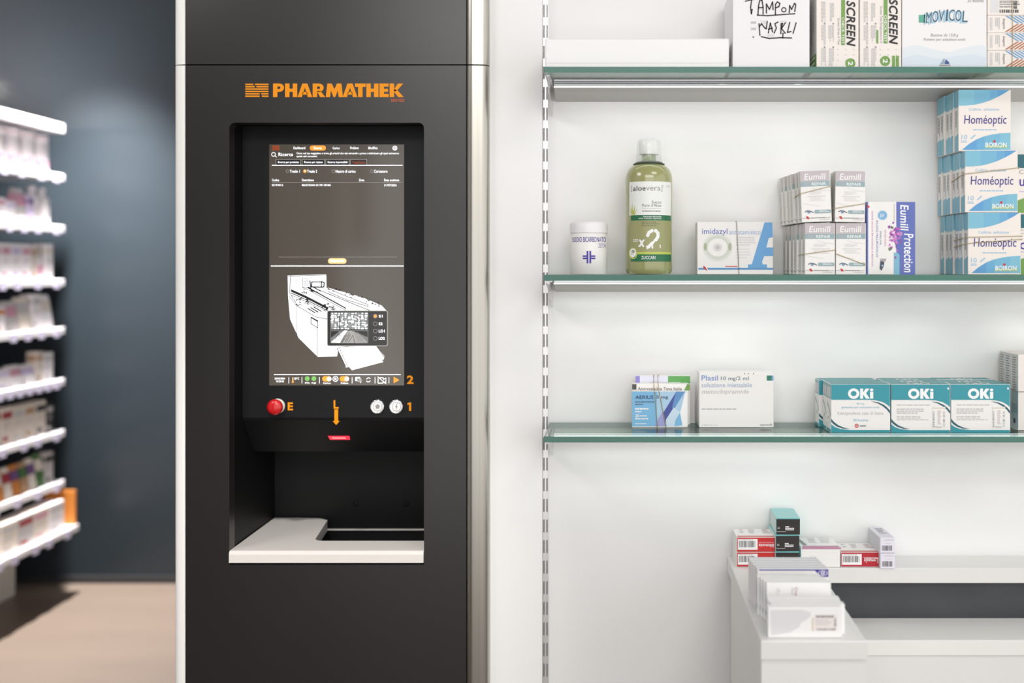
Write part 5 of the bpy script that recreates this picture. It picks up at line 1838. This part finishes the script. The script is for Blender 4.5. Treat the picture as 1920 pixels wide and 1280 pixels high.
def gondola_stock():
    cols = {
        'white': M('stock_white', (240, 234, 236), .4), 'rose': M('stock_rose', (206, 150, 168), .45), 'cream': M('stock_cream', (226, 214, 202), .45),
        'tan': M('stock_tan', (178, 142, 108), .5), 'grey': M('stock_grey', (196, 190, 188), .45), 'lilac': M('stock_lilac', (200, 188, 218), .45),
        'orange': M('stock_orange', (206, 128, 52), .5), 'green': M('stock_green', (72, 112, 62), .5), 'red': M('stock_red', (158, 52, 58), .5),
        'plum': M('stock_plum', (110, 78, 130), .5), 'black': M('stock_black', (44, 42, 44), .5)}
    rows = ['top', 'second', 'third', 'fourth', 'fifth', 'sixth', 'seventh', 'bottom']
    ordn = ['first', 'second', 'third', 'fourth', 'fifth', 'sixth', 'seventh', 'eighth', 'ninth', 'tenth']
    # every entry: kind, width along the shelf, height, depth, body, band colour
    S = {
        0: [('tub', .105, .165, .1, 'white', 'rose'), ('tub', .108, .17, .1, 'white', 'rose'), ('tub', .108, .17, .1, 'white', 'rose'), ('tub', .108, .165, .1, 'white', 'rose'), ('tub', .108, .165, .1, 'white', 'rose')],
        1: [('bottle', .075, .165, .075, 'white', 'white'), ('bottle', .08, .17, .08, 'white', 'grey'), ('carton', .05, .12, .06, 'lilac', 'plum'), ('pouch', .09, .15, .05, 'grey', 'rose'), ('carton', .07, .09, .06, 'white', 'lilac'), ('carton', .07, .10, .06, 'white', 'rose')],
        2: [('carton', .07, .16, .06, 'white', 'cream'), ('bottle', .055, .13, .055, 'white', 'rose'), ('carton', .05, .15, .05, 'cream', 'tan'), ('carton', .075, .155, .06, 'white', 'rose'), ('carton', .075, .155, .06, 'white', 'lilac'), ('carton', .07, .155, .06, 'white', 'rose'), ('carton', .07, .155, .06, 'white', 'rose')],
        3: [('pouch', .10, .15, .06, 'white', 'cream'), ('carton', .07, .155, .06, 'white', 'grey'), ('pouch', .10, .145, .06, 'cream', 'grey'), ('pouch', .10, .13, .06, 'grey', 'rose'), ('carton', .08, .11, .06, 'white', 'orange')],
        4: [('carton', .085, .125, .06, 'white', 'grey'), ('carton', .05, .135, .05, 'cream', 'tan'), ('pouch', .10, .085, .06, 'white', 'lilac'), ('pouch', .10, .09, .06, 'white', 'rose'), ('carton', .10, .08, .06, 'white', 'lilac')],
        5: [('carton', .06, .13, .05, 'black', 'grey'), ('carton', .085, .15, .06, 'cream', 'black'), ('carton', .085, .15, .06, 'cream', 'tan'), ('carton', .085, .15, .06, 'cream', 'grey'), ('carton', .085, .155, .06, 'cream', 'red')],
        6: [('carton', .075, .14, .05, 'grey', 'black'), ('pouch', .06, .145, .05, 'green', 'cream'), ('pouch', .06, .135, .05, 'cream', 'plum'), ('pouch', .06, .13, .05, 'tan', 'green'), ('pouch', .06, .13, .05, 'orange', 'plum'), ('pouch', .06, .13, .05, 'cream', 'red'), ('pouch', .06, .13, .05, 'orange', 'cream')],
        7: [('carton', .13, .13, .08, 'white', 'grey'), ('carton', .12, .13, .08, 'cream', 'rose'), ('carton', .12, .13, .08, 'grey', 'red'), ('carton', .12, .13, .08, 'cream', 'grey')]}
    words = {'tub': 'tub', 'bottle': 'bottle', 'carton': 'carton', 'pouch': 'pouch'}
    for r in range(8):
        z = zs_[r + 1] + .0005
        y = 4.85
        xf = XF - .025 + (.05 if r == 7 else 0)
        for k, (kind, wd, h, dp, body, band) in enumerate(S[r]):
            mb = MB()
            y0, y1 = y - wd, y - .004
            yc = (y0 + y1) / 2
            B, C = cols[body], cols[band]
            xc = xf - dp / 2
            if kind == 'carton':
                mb.box((xf - dp, y0, z), (xf, y1, z + h), B, .001)
                fr = Plane((xf, y0, z + h), (0, y1 - y0, 0), (0, 0, -h), (1, 0, 0))
                rect(mb, fr, .05, .12, .95, .30, C, 0)
                greek(mb, fr, .15, .4, .85, .6, 3, cols['grey'], 1, k, .4)
                rect(mb, fr, .1, .78, .6, .9, C, 0)
                fr = Plane((xf - dp, y0, z + h), (dp, 0, 0), (0, 0, -h), (0, -1, 0))
                rect(mb, fr, .08, .12, .92, .30, C, 0)
            elif kind == 'tub':
                R = (wd - .006) / 2
                xc = xf - R
                mb.lathe([(R * .97, z), (R, z + .004), (R, z + h * .78), (R * .97, z + h * .8), (R * 1.0, z + h * .81), (R * 1.0, z + h * .96), (R * .93, z + h), (.001, z + h)], (xc, yc), B, 24)
                for (q0, q1) in ((.1, .3), (.88, .9)):
                    mb.lathe([(R * 1.004, z + h * q0), (R * 1.004, z + h * q1)], (xc, yc), C, 24, False)
            elif kind == 'bottle':
                R = (wd - .006) / 2
                xc = xf - R
                mb.lathe([(R * .95, z), (R, z + .004), (R, z + h * .66), (R * .8, z + h * .75), (R * .42, z + h * .79), (R * .42, z + h * .83), (R * .5, z + h * .84), (R * .48, z + h), (.001, z + h)], (xc, yc), B, 24)
                mb.lathe([(R * 1.005, z + h * .15), (R * 1.005, z + h * .5)], (xc, yc), C, 24, False)
            else:
                pts = []
                nn = 7
                V = []
                for j in range(nn):
                    t = j / (nn - 1)
                    hw = dp / 2 * (1 - t) ** .6 + .003
                    ww = (y1 - y0) / 2 * (1 - .06 * math.sin(t * math.pi))
                    for (sx, sy) in ((-1, -1), (1, -1), (1, 1), (-1, 1)):
                        V.append((xc + sx * hw, yc + sy * ww, z + h * t))
                Fs = []
                for j in range(nn - 1):
                    for q in range(4):
                        Fs.append((j * 4 + q, j * 4 + (q + 1) % 4, (j + 1) * 4 + (q + 1) % 4, (j + 1) * 4 + q))
                mb.mesh(V, Fs, B)
                mb.face(V[:4], B)
                mb.face(V[-4:], B)
                kk = mb.mi(C)
                for j in (3, 4):
                    for q in range(4):
                        mb.I[j * 4 + q] = kk
            o = mb.build('carton' if kind == 'carton' else ('tub' if kind == 'tub' else ('bottle' if kind == 'bottle' else 'pouch')), None, (xc, yc, z))
            colw = {'white': 'white', 'cream': 'cream', 'grey': 'pale grey', 'lilac': 'lilac', 'tan': 'tan', 'orange': 'orange', 'green': 'green', 'red': 'red', 'black': 'black', 'plum': 'plum'}[body]
            tag(o, '%s %s, %s from the navy wall on the %s corridor shelf' % (colw, words[kind], ordn[k], rows[r]), {'carton': 'box', 'tub': 'tub', 'bottle': 'bottle', 'pouch': 'pouch'}[kind], 'goods on the %s corridor shelf' % rows[r])
            y -= wd + .003
    # brown display card at the end of the bottom shelf
    mb = MB()
    mb.box((XF - .10, 4.905, zs_[8] + .0005), (XF + .045, 4.915, zs_[8] + .16), cols['orange'], .001)
    o = mb.build('display_card', None, (XF - .03, 4.91, zs_[8] + .0005))
    tag(o, 'orange brown card standing at the far end of the bottom corridor shelf', 'card')
    # potted grass on the top board
    z = zs_[0] + .0005
    c = (XF - .06, 4.10)
    pl = thing('potted_plant', 'spiky green plant in a pot on top of the corridor shelving', 'plant', (c[0], c[1], z))
    mb = MB()
    mb.lathe([(.05, z), (.065, z + .055), (.068, z + .06), (.06, z + .06), (.055, z + .05), (.001, z + .05)], c, M('pot_grey', (150, 146, 142), .6), 28)
    mb.build('pot', pl)
    rnd = random.Random(5)
    LF = [M('frond_green', (58, 62, 38), .6), M('frond_olive', (84, 76, 48), .6)]
    mb = MB()
    for i in range(70):
        a = rnd.uniform(0, 6.283)
        L = rnd.uniform(.16, .30)
        lift = rnd.uniform(.05, .75)
        pts = []
        for j in range(6):
            t = j / 5
            r_ = L * t * math.cos(lift * (1 - t * .8)) + .01
            zz = max(z + .006, z + .05 + L * t * math.sin(lift) * (1 - .7 * t) - .06 * t * t)
            pts.append(Vector((c[0] + r_ * math.cos(a), c[1] + r_ * math.sin(a), zz)))
        wv = Vector((-math.sin(a), math.cos(a), 0))
        for j in range(5):
            w0, w1 = .006 * (1 - j / 5.2), .006 * (1 - (j + 1) / 5.2)
            mb.face([pts[j] - wv * w0, pts[j] + wv * w0, pts[j + 1] + wv * w1, pts[j + 1] - wv * w1], LF[i % 2])
    mb.build('foliage', pl)


gondola_stock()
for o in SC.objects:
    if 'dims' in o:
        del o['dims']
